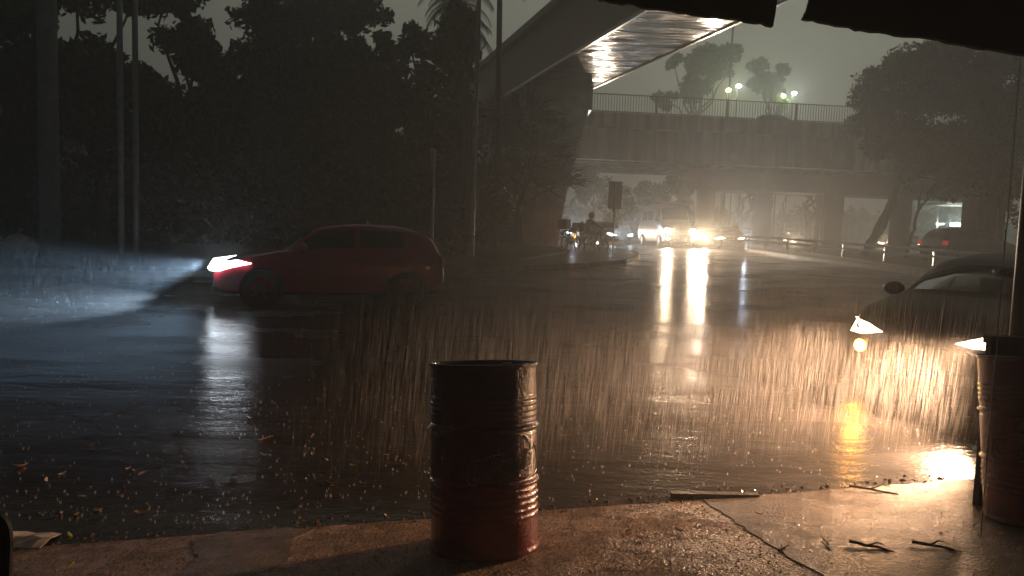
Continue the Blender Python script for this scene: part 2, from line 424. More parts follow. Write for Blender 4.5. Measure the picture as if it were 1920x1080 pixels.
# tall palm with hanging fronds
def frond(mb, o_, dirv, L, w, n=12, droop=1.0, leaf=.5):
    o_ = Vector(o_); pts = []
    d = Vector(dirv).normalized(); p = o_.copy()
    for i in range(n + 1):
        pts.append(p.copy()); d = (d + Vector((0, 0, -.16 * droop))).normalized(); p += d * L / n
    mb.tube(pts, [.025 * (1 - .8 * i / n) for i in range(n + 1)], 4)
    for i in range(1, n + 1):
        t = (pts[i] - pts[i - 1]).normalized(); s = t.cross(Vector((0, 0, 1))).normalized()
        for sg in (-1, 1):
            for q in range(3):
                a = pts[i - 1].lerp(pts[i], q / 3); ll = leaf * (1.15 - .7 * i / n) * random.uniform(.8, 1.2)
                tip = a + (s * sg * .75 + t * .45 + Vector((0, 0, -.75 * droop))).normalized() * ll
                wv = t * w
                mb.add([a - wv, a + wv, tip], [(0, 1, 2)])
random.seed(21)
pb = at(868, 470, 27); pb.z = gz(27) + .15; pt = at(862, 40, 27)
g = root('palm_tree', pb, 0, 'tall palm with shaggy hanging fronds rising above the frame beside the slim street pole', 'palm tree')
t = MB(); t.tube([(0, 0, -.1), (.1, 0, 2), (-.05, 0, 5), pt - pb], [.24, .19, .17, .15], 10); t.build('trunk', M_bark, g, smooth=True)
mb = MB()
for k in range(46):
    a = random.uniform(0, 2 * math.pi); e = random.uniform(-.9, 1.1)
    frond(mb, pt - pb + Vector((0, 0, random.uniform(-.5, 1.2))), (math.cos(a), math.sin(a), e), random.uniform(1.3, 2.0), .014, 11, 1.15, .55)
leaves(mb, pt - pb + Vector((0, 0, -.6)), .75, 900, .22, 1.8, droop=1.5)
mb.build('crown', M_leaf2, g)
pb2 = at(925, 470, 29); pb2.z = gz(29) + .15; pt2 = at(938, -60, 29)
g = root('palm_tree', pb2, 0, 'slim dark palm trunk between the shaggy palm and the steel viaduct', 'palm tree')
t = MB(); t.tube([(0, 0, -.1), (.05, 0, 3), pt2 - pb2], [.17, .12, .10], 8); t.build('trunk', M_bark, g, smooth=True)
mb = MB()
for k in range(20):
    a = random.uniform(0, 2 * math.pi); frond(mb, pt2 - pb2, (math.cos(a), math.sin(a), random.uniform(0, 1.1)), 1.7, .014, 10, 1.0, .5)
mb.build('crown', M_leaf2, g)

# spiky dracaena in front of the pier
def rosette(mb, c, r, n, w):
    c = Vector(c)
    for i in range(n):
        d = Vector(np.random.normal(size=3).tolist()); d.z = abs(d.z) * .9 - .25 * random.random(); d.normalize()
        s = d.cross(Vector(np.random.normal(size=3).tolist())).normalized() * w; L = r * random.uniform(.7, 1.08)
        m = c + d * L * .55 ; tip = c + d * L + Vector((0, 0, -L * random.uniform(.02, .30)))
        mb.add([c - s * .6, c + s * .6, m + s, tip, m - s], [(0, 1, 2, 4), (4, 2, 3)])
db = gnd(972, 468); db.z += .15; DY = db.y
g = root('dracaena_tree', db, 0, 'spiky dark dracaena with forked trunk in front of the blue-grey pier', 'dracaena')
t = MB(); rel = lambda x, y, d=0: at(x, y, DY + d) - db
fk = rel(975, 385)
t.tube([(0, 0, -.1), rel(972, 430), fk], [.30, .24, .2], 10)
cr_ = [(990, 225, 75, 0), (960, 270, 80, .4), (1010, 290, 85, -.4), (1050, 345, 60, -.6), (935, 330, 62, .5), (985, 335, 80, .1), (1030, 250, 60, .6), (920, 385, 42, 1.0), (990, 205, 45, .3), (945, 215, 60, .6)]
for x, y, rp, dd in cr_[:7]: limb(t, fk, rel(x, y, dd), .11, .05, .4)
t.build('trunk', M_bark, g, smooth=True)
mb = MB()
for x, y, rp, dd in cr_: rosette(mb, rel(x, y, dd), rp / F * DY * 1.15, 300, .03)
mb.build('crown', M_leaf, g)

# big tree on the right verge + its slim neighbour
random.seed(31)
tb = gnd(1622, 485); tb.z += .12; TY = tb.y
cl = pc([(1700, 130, 60), (1640, 190, 55), (1770, 140, 85), (1860, 170, 90), (1660, 250, 60), (1740, 240, 85), (1830, 260, 80), (1900, 290, 80), (1790, 320, 60), (1620, 230, 34), (1950, 200, 100), (1870, 340, 50), (1690, 310, 40), (1650, 140, 34), (2010, 260, 90), (1930, 120, 60)], TY, 1.8)
k1 = at(1665, 400, TY); k2 = at(1690, 330, TY)
tree('large leafy tree with a leaning trunk in front of the right end of the overpass', tb, k2, cl, .13, 1500, None, lm=M_leaf2, group='trees on the right verge', r=.13, extra_trunk=[([tb + Vector((0, 0, -.1)), at(1632, 455, TY), at(1655, 425, TY), at(1668, 385, TY), k2], [.26, .22, .2, .18, .15])])
tb = gnd(1697, 490); tb.z += .12; TY = tb.y; k1 = at(1722, 395, TY)
tree('slim forked tree just right of the leaning trunk', tb, k1, pc([(1772, 330, 34), (1712, 335, 22), (1790, 300, 40), (1725, 300, 30)], TY, .5), .12, 900, None, lm=M_leaf2, group='trees on the right verge', r=.1)
tb = gnd(1862, 500); tb.z += .12; TY = tb.y + 2
tree('thin bare sapling at the right edge beside the dark pillar', Vector((tb.x + .6, TY, gz(TY) + .1)), at(1880, 440, TY), pc([(1895, 400, 26), (1905, 350, 30)], TY, .3), .1, 600, None, lm=M_leaf2, group='trees on the right verge', r=.05)

# trees behind the overpass
def far_tree(label, bx_, Y, cl, n=700, lf=.28, r=.25, name='tree', lm=M_leaf, fork_y=None):
    p = at(bx_, 440, Y); base = Vector((p.x, Y, gz(Y))); cs = pc(cl, Y, 2)
    fk = at(bx_, fork_y, Y) if fork_y else base + Vector((0, 0, max(2, (min(c[0].z for c in cs) - base.z) * .8)))
    return tree(label, base, fk, cs, lf, n, None, lm=lm, group='hazy trees behind the overpass', r=r)
far_tree('hazy drooping tree behind the bridge railing, left of the tall mast', 1290, 72, [(1335, 105, 34), (1300, 120, 20), (1372, 100, 22), (1265, 115, 16), (1310, 150, 24), (1250, 185, 22), (1290, 170, 26), (1330, 140, 26), (1355, 130, 18)], 650, .3)
far_tree('hazy narrow tree behind the bridge railing, right of the tall mast', 1440, 74, [(1425, 125, 20), (1440, 150, 26), (1470, 130, 14), (1420, 160, 16), (1450, 175, 18)], 650, .3)
far_tree('yellow-green shrub lit by a street lamp behind the railing', 1467, 66, [(1460, 186, 8), (1473, 192, 8), (1466, 197, 10)], 1500, .2, .06, lm=M_leafy)
far_tree('pale forked tree under the overpass behind the motorcyclist', 1112, 66, [(1090, 360, 22), (1130, 350, 24), (1105, 340, 26), (1140, 375, 12)], 380, .2, .14)
far_tree('bushy tree under the overpass behind the sign', 1155, 60, [(1140, 385, 24), (1165, 370, 26), (1180, 400, 20), (1150, 410, 18)], 500, .2, .14)
far_tree('bushy tree behind the white van', 1250, 58, [(1220, 360, 30), (1260, 355, 32), (1290, 350, 26), (1235, 380, 24), (1285, 385, 20)], 500, .2, .16)
for lab, bx_, tips in (('bare forked tree between the first and second bridge columns', 1388, [(1384, 360), (1410, 375), (1420, 355)]),
                       ('bare many-branched tree just left of the second bridge column', 1422, [(1405, 352), (1425, 350), (1440, 365), (1412, 370)]),
                       ('dark forked tree between the second and third bridge columns', 1515, [(1508, 350), (1528, 352), (1550, 362), (1520, 370)])):
    Y = 62; p = at(bx_, 440, Y); B = Vector((p.x, Y, gz(Y)))
    g = root('bare_tree', B, 0, lab, 'tree', 'bare trees behind the bridge columns'); t = MB(); fk = at(bx_, 425, Y)
    limb(t, (0, 0, -.1), fk - B, .42 if bx_ == 1515 else .26, .22, .2)
    for x, y in tips: limb(t, fk - B, at(x, y - 30, Y + random.uniform(-1, 1)) - B, .17, .07, .7, 9)
    t.build('trunk', M_bark, g, smooth=True)
    mb = MB()
    for x, y in tips: leaves(mb, at(x, y - 30, Y) - B, .9, 160, .2)
    mb.build('crown', M_leaf, g)
# far wood at the horizon
mb = MB(); random.seed(8)
for i in range(260):
    Y = random.uniform(118, 150); x = random.uniform(-70, 130); leaves(mb, (x, Y, 1 + random.uniform(0, 4.5)), random.uniform(2, 4), 60, .9, .9)
o = mb.build('far_treeline', M_leaf); o['kind'] = 'stuff'

# ------------------------------------------------------------------ overpass
def by(x): return 45 + .10 * (x - 4)
ang = math.atan(.10); zso, zbt, zpt, zrt = 6.25, 8.12, 9.02, 10.12
g = root('overpass', (0, by(0), gz(45)), ang, 'concrete road overpass with barred railing crossing the view behind the van', 'bridge')
z0 = gz(45)
def X(x): return x / math.cos(ang)
L0, L1 = X(-1.5), X(62); Lc = (L0 + L1) / 2; LL = L1 - L0
MB().box((Lc, -.05, (zbt + zpt) / 2 - z0), (LL, .3, zpt - zbt)).box((Lc, 6.6, zbt + .06 - z0), (LL, 12.9, .11)).box((Lc, 13.1, (zbt + zpt) / 2 - z0), (LL, .3, zpt - zbt)).build('parapet', M_conc, g, bevel=.03)
dk = MB(); dk.box((Lc, .55, (zso + zbt) / 2 - z0), (LL, .5, zbt - zso - .004))
dk.box((Lc, 6.7, (zso + .3 + zbt) / 2 - z0), (LL, 11.8, zbt - zso - .304)); dk.build('deck', M_conc, g)
for k in range(5):
    MB().box((8.5 + 9 * k, .292, (zso + zbt) / 2 - z0), (.05, .02, zbt - zso - .1)).build('joint', M_dark, g)
rb = MB()
for k in range(7): rb.box((Lc, 1.5 + k * 1.55, zso + .2 - z0), (LL, .5, .28))
rb.build('soffit_ribs', M_conc, g)
for k, (a, b) in enumerate([(4.0 + 4.4 * i, 4.0 + 4.4 * (i + 1)) for i in range(9)]):
    rl = MB(); za = zpt - z0
    for zz in (za + .06, zrt - z0 - .03): rl.box(((a + b) / 2, -.05, zz), (b - a, .05, .05))
    n = 26
    for i in range(n): rl.box((a + (i + .5) * (b - a) / n, -.05, (za + zrt - z0) / 2), (.028, .03, zrt - zpt - .1))
    rl.build('railing_panel', M_dark, g); MB().box((a, -.05, (za + zrt - z0) / 2), (.07, .08, zrt - zpt)).build('railing_post', M_dark, g)
# pier cap and columns
cb = MB(); P0, P1 = at(1308, 440, 51.5).x, 36.0
cz1, cz0 = zso + .02 - z0, 5.0 - z0
cb.add([(P0, 5, cz1), (P1, 5, cz1), (P1, 5, cz0), (P0 + 1.4, 5, cz0), (P0, 5, cz0 + .8), (P0, 8.2, cz1), (P1, 8.2, cz1), (P1, 8.2, cz0), (P0 + 1.4, 8.2, cz0), (P0, 8.2, cz0 + .8)],
       [(4, 3, 2, 1, 0), (5, 6, 7, 8, 9), (0, 1, 6, 5), (1, 2, 7, 6), (2, 3, 8, 7), (3, 4, 9, 8), (4, 0, 5, 9)])
cb.build('pier_cap', M_conc2, g)
for cx, w in ((1345, 1.25), (1457, 1.3), (1590, 1.5), (1740, 1.4), (1890, 1.4)):
    x = at(cx, 440, 51.5).x
    c = MB(); c.lathe([(w / 2, -.1), (w / 2 * .99, cz0 + .01)], 20, (x, 6.4, 0)) if cx != 1590 else c.box((x, 6.2, cz0 / 2), (w, 1.1, cz0 + .02))
    c.build('column', M_conc2, g, smooth=True)
dp = MB(); x = at(1577, 440, 50).x; dp.tube([(x, 5.0, -.02), (x + .05, 4.98, cz0)], .13, 8); dp.build('drain_pipe', mat('pale_pipe', (.6, .58, .53), .5), g)

# steel viaduct: box girder passing overhead and its clad pier
g = root('steel_viaduct', (1.7, 34.6, gz(34.6)), 0, 'dark steel box-girder viaduct with shiny underside and blue-grey clad pier', 'viaduct')
RZ = g.location.copy()
a0, a1 = Vector((.12 - .293 * 18, 51.6)), Vector((8.5, 5.0)); wv = Vector((3.15, .0)); zs, zt = 8.22, 10.35
dd = (a1 - a0)
q = [a0, a1, a1 + wv, a0 + wv]
NS = 100; so = MB()
for i in range(NS + 1):
    for j in range(7):
        p = a0 + dd * i / NS + wv * j / 6; so.v.append((p.x - RZ.x, p.y - RZ.y, zs - RZ.z + .012 * math.sin(i * 1.9) * math.sin(j * .9)))
for i in range(NS):
    for j in range(6): so.f.append((i * 7 + j, i * 7 + j + 1, (i + 1) * 7 + j + 1, (i + 1) * 7 + j))
so.build('soffit', M_steel, g, smooth='all')
wb = MB()
def vplane(mb, p, q_, z0_, z1_, th):
    d = (q_ - p).normalized(); n = Vector((-d.y, d.x)) * th
    pts = [p, q_, q_ + n, p + n]; mb.add([(v.x - RZ.x, v.y - RZ.y, z - RZ.z) for z in (z0_, z1_) for v in pts], [(3, 2, 1, 0), (4, 5, 6, 7), (0, 1, 5, 4), (1, 2, 6, 5), (2, 3, 7, 6), (3, 0, 4, 7)])
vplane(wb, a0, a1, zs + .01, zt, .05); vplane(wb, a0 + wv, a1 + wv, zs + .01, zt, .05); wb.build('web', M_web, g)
tp = MB(); tp.add([(v.x - RZ.x, v.y - RZ.y, z - RZ.z) for z in (zt, zt + .3) for v in (a0 - Vector((.25, 0)), a1 - Vector((.25, 0)), a1 + wv + Vector((.25, 0)), a0 + wv + Vector((.25, 0)))], [(3, 2, 1, 0), (4, 5, 6, 7), (0, 1, 5, 4), (1, 2, 6, 5), (2, 3, 7, 6), (3, 0, 4, 7)])
tp.build('deck', M_web, g)
for off in (Vector((-.05, 0)), wv - Vector((.02, 0))):
    fl = MB(); vplane(fl, a0 + off, a1 + off, zs - .05, zs + .06, .1); fl.build('flange', M_edge, g)
cp = MB(); cp.box((1.7 - RZ.x, 34.7 - RZ.y, 7.75 - RZ.z), (3.3, 1.9, .94)); cp.build('pier_cap', M_panel, g, bevel=.03)
sh = MB(); zb, zt_ = -.05, 7.28 - RZ.z
for z, xl, xr, y0, y1 in ((zb, .30, 2.0, 34.2, 35.4), (2.6, .30, 2.35, 34.1, 35.5), (zt_, .12, 3.2, 33.95, 35.6)):
    for x, y in ((xl, y0), (xr, y0), (xr, y1), (xl, y1)): sh.v.append((x - RZ.x, y - RZ.y, z))
for k in (0, 4):
    for i in range(4): sh.f.append((k + i, k + (i + 1) % 4, k + 4 + (i + 1) % 4, k + 4 + i))
sh.build('pier_shaft', M_panel, g, bevel=.02)
for fr in (.33, .66):
    sm = MB(); sm.tube([(.30 + 1.7 * fr - RZ.x, 34.18 - RZ.y, zb), (.30 + 2.05 * fr - RZ.x, 34.08 - RZ.y, 2.6), (.12 + 3.08 * fr - RZ.x, 33.93 - RZ.y, zt_)], .018, 5); sm.build('cladding_seam', M_dark, g)

# ------------------------------------------------------------------ poles, signs
def pole(name, label, px, py, r, top, group=None, m=M_galv, lean=0, Y=None, isl_h=.15):
    b = gnd(px, py) if Y is None else Vector((at(px, 440, Y).x, Y, gz(Y)))
    b.z += isl_h; mb = MB(); mb.tube([(0, 0, -.15), (lean * .5, 0, top / 2), (lean, 0, top)], [r, r * .93, r * .85], 12)
    mb.tube([(0, 0, -.02), (0, 0, .05)], [r * 1.9, r * 1.6], 12)
    o = mb.build(name, m, smooth=True); o.location = b; return tag(o, label, 'pole', group)
pole('concrete_post', 'thick pale concrete post at the left, beside the rubbish bags', 95, 486, .26, 13, m=M_pole)
pole('street_pole', 'left one of the two slim metal poles standing close together', 228, 488, .085, 12, 'slim metal poles on the left')
pole('street_pole', 'right and shinier one of the two slim metal poles standing close together', 256, 486, .085, 12, 'slim metal poles on the left')
pole('street_pole', 'slim shiny pole in front of the shaggy palm', 884, 490, .085, 13)
pole('guy_pole', 'thin leaning stay left of the dracaena, nearer the street pole', 898, 470, .04, 5, 'thin stays beside the dracaena', lean=.35)
pole('guy_pole', 'thin leaning stay left of the dracaena, nearer the trunk', 908, 470, .03, 5, 'thin stays beside the dracaena', lean=.5)
def sign(label, px, py, h, w, hh, group, edge=False):
    b = gnd(px, py); b.z += .15
    g = root('road_sign', b, 0 if not edge else R(78), label, 'sign', group)
    MB().tube([(0, 0, -.15), (0, 0, h)], .035, 10).build('post', M_galv, g, smooth=True)
    MB().box((0, .05, h - hh / 2 + .05), (w, .02, hh)).build('plate', M_dark, g, bevel=.005)
    for q_ in (.25, .75): MB().box((0, .02, h - hh * q_), (w * .8, .025, .04)).build('bracket', M_dark, g)
sign('dark sign plate seen from behind on a thin post at the kerb nose', 1149, 474, 3.05, .62, 1.25, 'road signs')
sign('small sign seen edge-on atop a thin post behind the red car', 809, 512, 3.2, .5, .5, 'road signs', True)
# mast and street lamps behind the bridge
b = at(1353, 440, 68); mb = MB(); mb.tube([(0, 0, 0), (0, 0, 21)], [.14, .09], 8); o = mb.build('mast', M_dark); o.location = (b.x, 68, gz(68)); tag(o, 'tall thin mast behind the bridge railing', 'mast')
def point(name, loc, power, col, rad=.1):
    l = bpy.data.lights.new(name, 'POINT'); l.energy = power; l.color = col; l.shadow_soft_size = rad
    o = bpy.data.objects.new(name, l); sc.collection.objects.link(o); o.location = loc; return o
for lab, px, py, E, col, pw in (('street lamp with a yellow glow, leftmost of four behind the railing', 1366, 169, E_lampy, (.9, 1, .35), 260), ('white street lamp, second from left of four behind the railing', 1385, 161, E_lampw, (.85, 1, .85), 480),
                    ('white street lamp above the yellow-green shrub behind the railing', 1468, 180, E_lampw, (.85, 1, .7), 480), ('white street lamp, rightmost of four behind the railing', 1489, 175, E_lampw, (.85, 1, .9), 380)):
    p = at(px, py, 66.5); g = root('street_lamp', (p.x, 66.5, gz(66)), 0, lab, 'street lamp', 'street lamps behind the overpass'); H = p.z - gz(66)
    MB().tube([(0, .4, 0), (0, .4, H + .3), (0, 0, H + .25)], .06, 8).build('post', M_dark, g)
    MB().ell((0, 0, H), (.22, .22, .16)).build('lamp_head', E, g, smooth='all')
    l = point('lamp_light', (0, -.25, H - .1), pw, col); l.parent = g

# ------------------------------------------------------------------ cars
def pchip(xk, yk, x):
    xk = np.array(xk, float); yk = np.array(yk, float); h = np.diff(xk); d = np.diff(yk) / h; m = np.zeros(len(xk))
    for i in range(1, len(xk) - 1):
        if d[i - 1] * d[i] > 0:
            w1 = 2 * h[i] + h[i - 1]; w2 = h[i] + 2 * h[i - 1]; m[i] = (w1 + w2) / (w1 / d[i - 1] + w2 / d[i])
    m[0] = d[0]; m[-1] = d[-1]; i = np.clip(np.searchsorted(xk, x, 'right') - 1, 0, len(h) - 1); t = (x - xk[i]) / h[i]
    return ((2 * t**3 - 3 * t**2 + 1) * yk[i] + (t**3 - 2 * t**2 + t) * h[i] * m[i] + (-2 * t**3 + 3 * t**2) * yk[i + 1] + (t**3 - t**2) * h[i] * m[i + 1])
# stations: x (front=0, rear positive), zbot, zbelt, ztop, wbelt, wtop
HATCH = [(0, .30, .52, .54, .55, .50), (.10, .22, .66, .69, .74, .66), (.45, .19, .80, .84, .84, .74), (.95, .18, .91, .96, .87, .74),
         (1.15, .18, .94, 1.00, .875, .72), (1.75, .18, .955, 1.38, .88, .62), (2.35, .18, .97, 1.46, .88, .60), (2.45, .18, .97, 1.465, .88, .60), (3.05, .18, .985, 1.45, .88, .60),
         (3.35, .18, .99, 1.42, .87, .59), (3.75, .20, .98, 1.28, .84, .58), (3.95, .26, .92, 1.0, .80, .60), (4.02, .36, .60, .62, .70, .58)]
SEDAN = [(0, .30, .52, .54, .55, .50), (.10, .22, .64, .67, .76, .66), (.45, .19, .76, .80, .86, .74), (1.0, .18, .86, .91, .88, .74),
         (1.3, .18, .90, .95, .885, .72), (1.95, .18, .92, 1.34, .89, .62), (2.5, .18, .93, 1.42, .89, .60), (2.6, .18, .93, 1.42, .89, .60), (3.2, .18, .95, 1.38, .89, .60),
         (3.5, .18, .96, 1.28, .88, .60), (3.95, .20, .97, 1.03, .86, .66), (4.35, .26, .96, 1.0, .80, .66), (4.45, .36, .62, .64, .72, .6)]
SHORT = [(0, .30, .54, .56, .55, .50), (.08, .22, .70, .73, .74, .66), (.32, .19, .86, .90, .84, .74), (.66, .18, .95, 1.00, .87, .74),
         (.80, .18, .97, 1.04, .875, .72), (1.42, .18, .985, 1.42, .88, .62), (1.95, .18, 1.0, 1.50, .88, .60), (2.05, .18, 1.0, 1.505, .88, .60), (2.72, .18, 1.01, 1.49, .88, .60),
         (3.05, .18, 1.01, 1.46, .87, .59), (3.45, .20, 1.0, 1.32, .84, .58), (3.66, .26, .94, 1.04, .80, .60), (3.74, .36, .62, .64, .70, .58)]
VAN = [(0, .35, .72, .75, .72, .62), (.10, .28, .90, .94, .92, .82), (.45, .26, 1.10, 1.16, .97, .86), (.75, .25, 1.22, 1.30, .98, .86),
       (.95, .25, 1.27, 1.50, .985, .84), (1.55, .25, 1.32, 2.42, .99, .80), (2.0, .25, 1.34, 2.52, .99, .80), (2.1, .25, 1.34, 2.53, .99, .80), (3.2, .25, 1.35, 2.55, .99, .80),
       (4.2, .25, 1.35, 2.55, .99, .80), (5.3, .26, 1.35, 2.54, .98, .80), (5.5, .3, 1.34, 2.45, .96, .78), (5.55, .4, .8, .9, .9, .7)]
def car(name, label, loc, heading, body, kind=HATCH, group=None, open_glass=False, head=E_warm, detail=True, cat='car', lens=1, lamps=True, tail=E_red, rimm=None):
    """heading: direction the nose points, radians; local -x is forward"""
    g = root(name, loc, heading + math.pi, label, cat, group); L = kind[-1][0]
    K = np.arange(len(kind)); T = np.array(kind); sub = 5; U = np.linspace(0, len(kind) - 1, (len(kind) - 1) * sub + 1)
    P = [pchip(K, T[:, i], U) for i in range(6)]
    ring = []
    for i in range(len(U)):
        x, zb, zl, zt, wb, wt = [p[i] for p in P]
        mid = zb + (zl - zb) * .5
        half = [(0, zb), (wb * .80, zb), (wb * .96, zb + .07), (wb * 1.0, mid), (wb * 1.005, zl - .10), (wb * .985, zl - .03), (wb * .965, zl)]
        up = [(wb * .965 + (wt - wb * .965) * s, zl + (zt - .06 - zl) * s if zt - zl > .08 else zl + (zt - zl) * s * .6) for s in (.15, .5, .88)]
        ztp = zt
        top = [(wt * .96, max(up[-1][1], ztp - .035)), (wt * .80, ztp - .008), (wt * .4, ztp + .008), (0, ztp + .012)]
        h = half + up + top
        ring.append([(x - L / 2 * 0, -w, z) for w, z in h] + [(x, w, z) for w, z in reversed(h[1:-1])])
    n = len(ring[0]); nh = 14
    body_mb, ws, sd, rw = MB(), MB(), [MB() for _ in range(4)], MB()
    vs = [v for r_ in ring for v in r_]
    for m_ in (body_mb, ws, rw, *sd): m_.v = vs
    for i in range(len(U) - 1):
        u = (U[i] + U[i + 1]) / 2
        for k in range(n):
            f = (i * n + k, i * n + (k + 1) % n, (i + 1) * n + (k + 1) % n, (i + 1) * n + k)
            kk = k if k < nh - 1 else n - 1 - k          # mirrored strip index
            dst = body_mb
            if 10 <= kk <= 12 and 4.15 < u < 4.9: dst = ws
            elif 10 <= kk <= 12 and 9.3 < u < 10.1: dst = rw
            elif 7 <= kk <= 8:
                left = k < nh - 1
                if 4.5 < u < 6.0: dst = sd[0 if left else 1]
                elif 7.0 < u < 8.6: dst = sd[2 if left else 3]
            if kind is VAN and dst in (sd[2], sd[3], rw): dst = body_mb
            dst.f.append(f)
    def clean(mb, nm, m_, par):
        used = sorted({i for f in mb.f for i in f}); mp = {a: b for b, a in enumerate(used)}
        q = MB(); q.v = [mb.v[i] for i in used]; q.f = [tuple(mp[i] for i in f) for f in mb.f]
        return q.build(nm, m_, par, smooth=True) if q.f else None
    clean(body_mb, 'body', body, g)
    gm = M_glass if open_glass else M_glassd
    clean(ws, 'windscreen', gm, g); clean(rw, 'rear_window', M_glassd, g)
    for s_ in sd: clean(s_, 'side_window', gm, g)
    S = T[:, 4].max()
    wx = (.78, L - .75) if kind is not VAN else (.95, L - 1.1); wr = .31 if kind is not VAN else .35
    for x in wx:
        for sg in (-1, 1):
            Mx = Matrix.Rotation(R(90), 3, 'X')
            ar = MB(); ar.lathe([(wr + .065, -.02), (wr + .06, .01), (wr - .02, .012)], 28, (x, sg * (S + .002), wr), Mx if sg > 0 else Matrix.Rotation(R(-90), 3, 'X')); ar.build('wheel_arch', M_plast, g, smooth=True)
            w_ = MB(); w_.lathe([(.05, -.1), (wr * .9, -.1), (wr, -.07), (wr, .07), (wr * .93, .10), (wr * .66, .095), (wr * .64, .06)], 28, (x, sg * (S - .06), wr), Matrix.Rotation(R(90) * -sg, 3, 'X'))
            t_ = w_.build('wheel', M_tyre, g, smooth=True)
            if detail:
                r_ = MB(); r_.lathe([(.03, .075), (.07, .085), (.07, .06)], 12, (x, sg * (S - .06), wr), Matrix.Rotation(R(90) * -sg, 3, 'X'))
                for q_ in range(5):
                    a = q_ * 2 * math.pi / 5; r_.box((x + math.cos(a) * wr * .36, sg * (S + .012), wr + math.sin(a) * wr * .36), (wr * .62, .02, .055), M=Matrix.Rotation(-a, 3, 'Y'))
                r_.build('rim', rimm or M_rim, t_)
    z1 = kind[1][2]; w1 = kind[1][4]
    out = {'root': g}
    # lamps follow the nose corner
    for sg in (-1, 1):
        hz = z1 - .02 + (.05 if lens > 1 else 0) if kind is not VAN else .95
        hl = MB()
        sh_ = [(-.05, w1 * .56, hz - .045), (-.01, w1 * .76, hz - .075), (.06, w1 * 1.0, hz - .07), (.30, w1 * 1.12 + .02, hz + .03), (.20, w1 * 1.07, hz + .07), (.01, w1 * .84, hz + .03)]
        if kind is VAN: sh_ = [(-.01, w1 * .62, hz - .10), (.03, w1 * .93, hz - .10), (.12, w1 * 1.0, hz + .14), (.02, w1 * .66, hz + .10)]
        sh_ = [(x * (1 if x < .1 else lens), y + (.035 if lens > 1 else 0), hz + (z - hz) * (1 + (lens - 1) * .35)) for x, y, z in sh_]
        outp = [Vector((x - .055, sg * (y + .012), z)) for x, y, z in sh_]; inn = [Vector((x + .10, sg * y * .93, z)) for x, y, z in sh_]; m_ = len(sh_)
        hl.add(outp + inn, [tuple(range(m_)) if sg > 0 else tuple(range(m_ - 1, -1, -1))] + [(i, (i + 1) % m_, m_ + (i + 1) % m_, m_ + i) for i in range(m_)])
        hl.build('headlight', head if lamps else M_rim, g, bevel=.01)
        out['h%d' % sg] = Vector((-.10, sg * w1 * .85, hz))
        xr = L - .05; hz2 = kind[-2][2] - .1
        MB().box((xr, sg * kind[-2][4] * .93, hz2), (.12, .22, .2)).build('tail_light', tail, g, bevel=.02)
        if detail:
            mz = kind[4][2] + .06; wbm = kind[4][4]
            mm_ = MB(); mm_.ell((kind[4][0] + .30, sg * (wbm + .09), mz + .02), (.125, .125, .082), 16, 10, Matrix.Diagonal((.7, 1, 1))); mm_.tube([(kind[4][0] + .30, sg * (wbm - .06), mz - .08), (kind[4][0] + .30, sg * (wbm + .04), mz - .03)], .045, 8)
            mm_.build('mirror', body, g, smooth='all')
            for q_, xx in enumerate((kind[6][0] + .05, kind[8][0] + .05)):
                if kind is VAN and q_: continue
                MB().box((xx, sg * (S + .006), kind[6][2] - .12), (.16, .02, .03)).build('door_handle', M_rim if kind is VAN else M_plast, g)
    if detail:
        MB().box((.01, 0, z1 - .20), (.06, w1 * 1.1, .10)).build('grille', M_plast, g, bevel=.01)
        MB().box((-.005, 0, z1 - .36), (.03, .40, .12)).build('number_plate', mat('plate_grey', (.45, .45, .43), .5), g, bevel=.004)
        MB().box((.03, 0, .27), (.10, w1 * 1.5, .12)).build('bumper_lip', M_plast, g, bevel=.02)
        if kind is not VAN:
            MB().box((kind[4][0] + .35, 0, .80), (.30, 1.45, .20)).build('dashboard', M_plast, g, bevel=.04)
            MB().box((kind[8][0] + .2, 0, .70), (.5, 1.3, .5)).box((kind[8][0] + .48, 0, 1.0), (.10, 1.3, .5)).build('rear_seat', M_plast, g, bevel=.04)
        for sg in (-1, 1):
            MB().box((kind[7][0], sg * .36, .72), (.14, .42, .62)).box((kind[7][0] + .05, sg * .36, 1.12), (.09, .24, .2)).build('seat', M_plast, g, bevel=.03)
    return out
def w2(o, v): return Matrix.Translation(o.location) @ (Matrix.Rotation(o.rotation_euler.z, 4, 'Z') @ Vector(v))

M_bcar = mat('black_car_paint', (.008, .007, .008), .38, spec=.22, bump=[(160, .002)])
M_rcar = mat('red_car_paint', (.32, .012, .022), .25, bump=[(160, .002)], coat=.6)
M_wvan = mat('white_van_paint', (.75, .76, .76), .3)
M_gcar = mat('grey_car_paint', (.10, .11, .12), .3, coat=.4)
M_dcar = mat('dark_car_paint', (.03, .03, .035), .3, coat=.4)

# black hatchback on the right; nose at (4.2, 7.6) heading left and towards us
hd = math.atan2(-.56, -1.1); nose = Vector((4.18, 7.55))
C = car('black_hatchback', 'black hatchback with both headlights on and amber lamp, half hidden by the dark pillar', (nose.x, nose.y, gz(7.6)), math.atan2(-.60, -1.0), M_bcar, SHORT, open_glass=True, head=E_hot)
g = C['root']; g.rotation_euler.y = 0
am = MB(); am.lathe([(.001, -.05), (.05, -.04), (.068, 0), (.05, .02), (.001, .025)], 16, (-.02, .62, .46), Matrix.Rotation(R(-90), 3, 'Y')); am.build('fog_lamp', E_amber, g, smooth='all')
HEAD = Vector((math.cos(hd), math.sin(hd), 0))
for sg in (-1, 1):
    p = w2(g, C['h%d' % sg] + Vector((-.06, 0, 0))); spot('headlight_beam', p, p + Matrix.Rotation(R(-3), 3, 'Z') @ HEAD * 10 + Vector((0, 0, -3.3)), 2300 if sg < 0 else 450, (1, .57, .32), 50, .8, .09, g, 1.5)
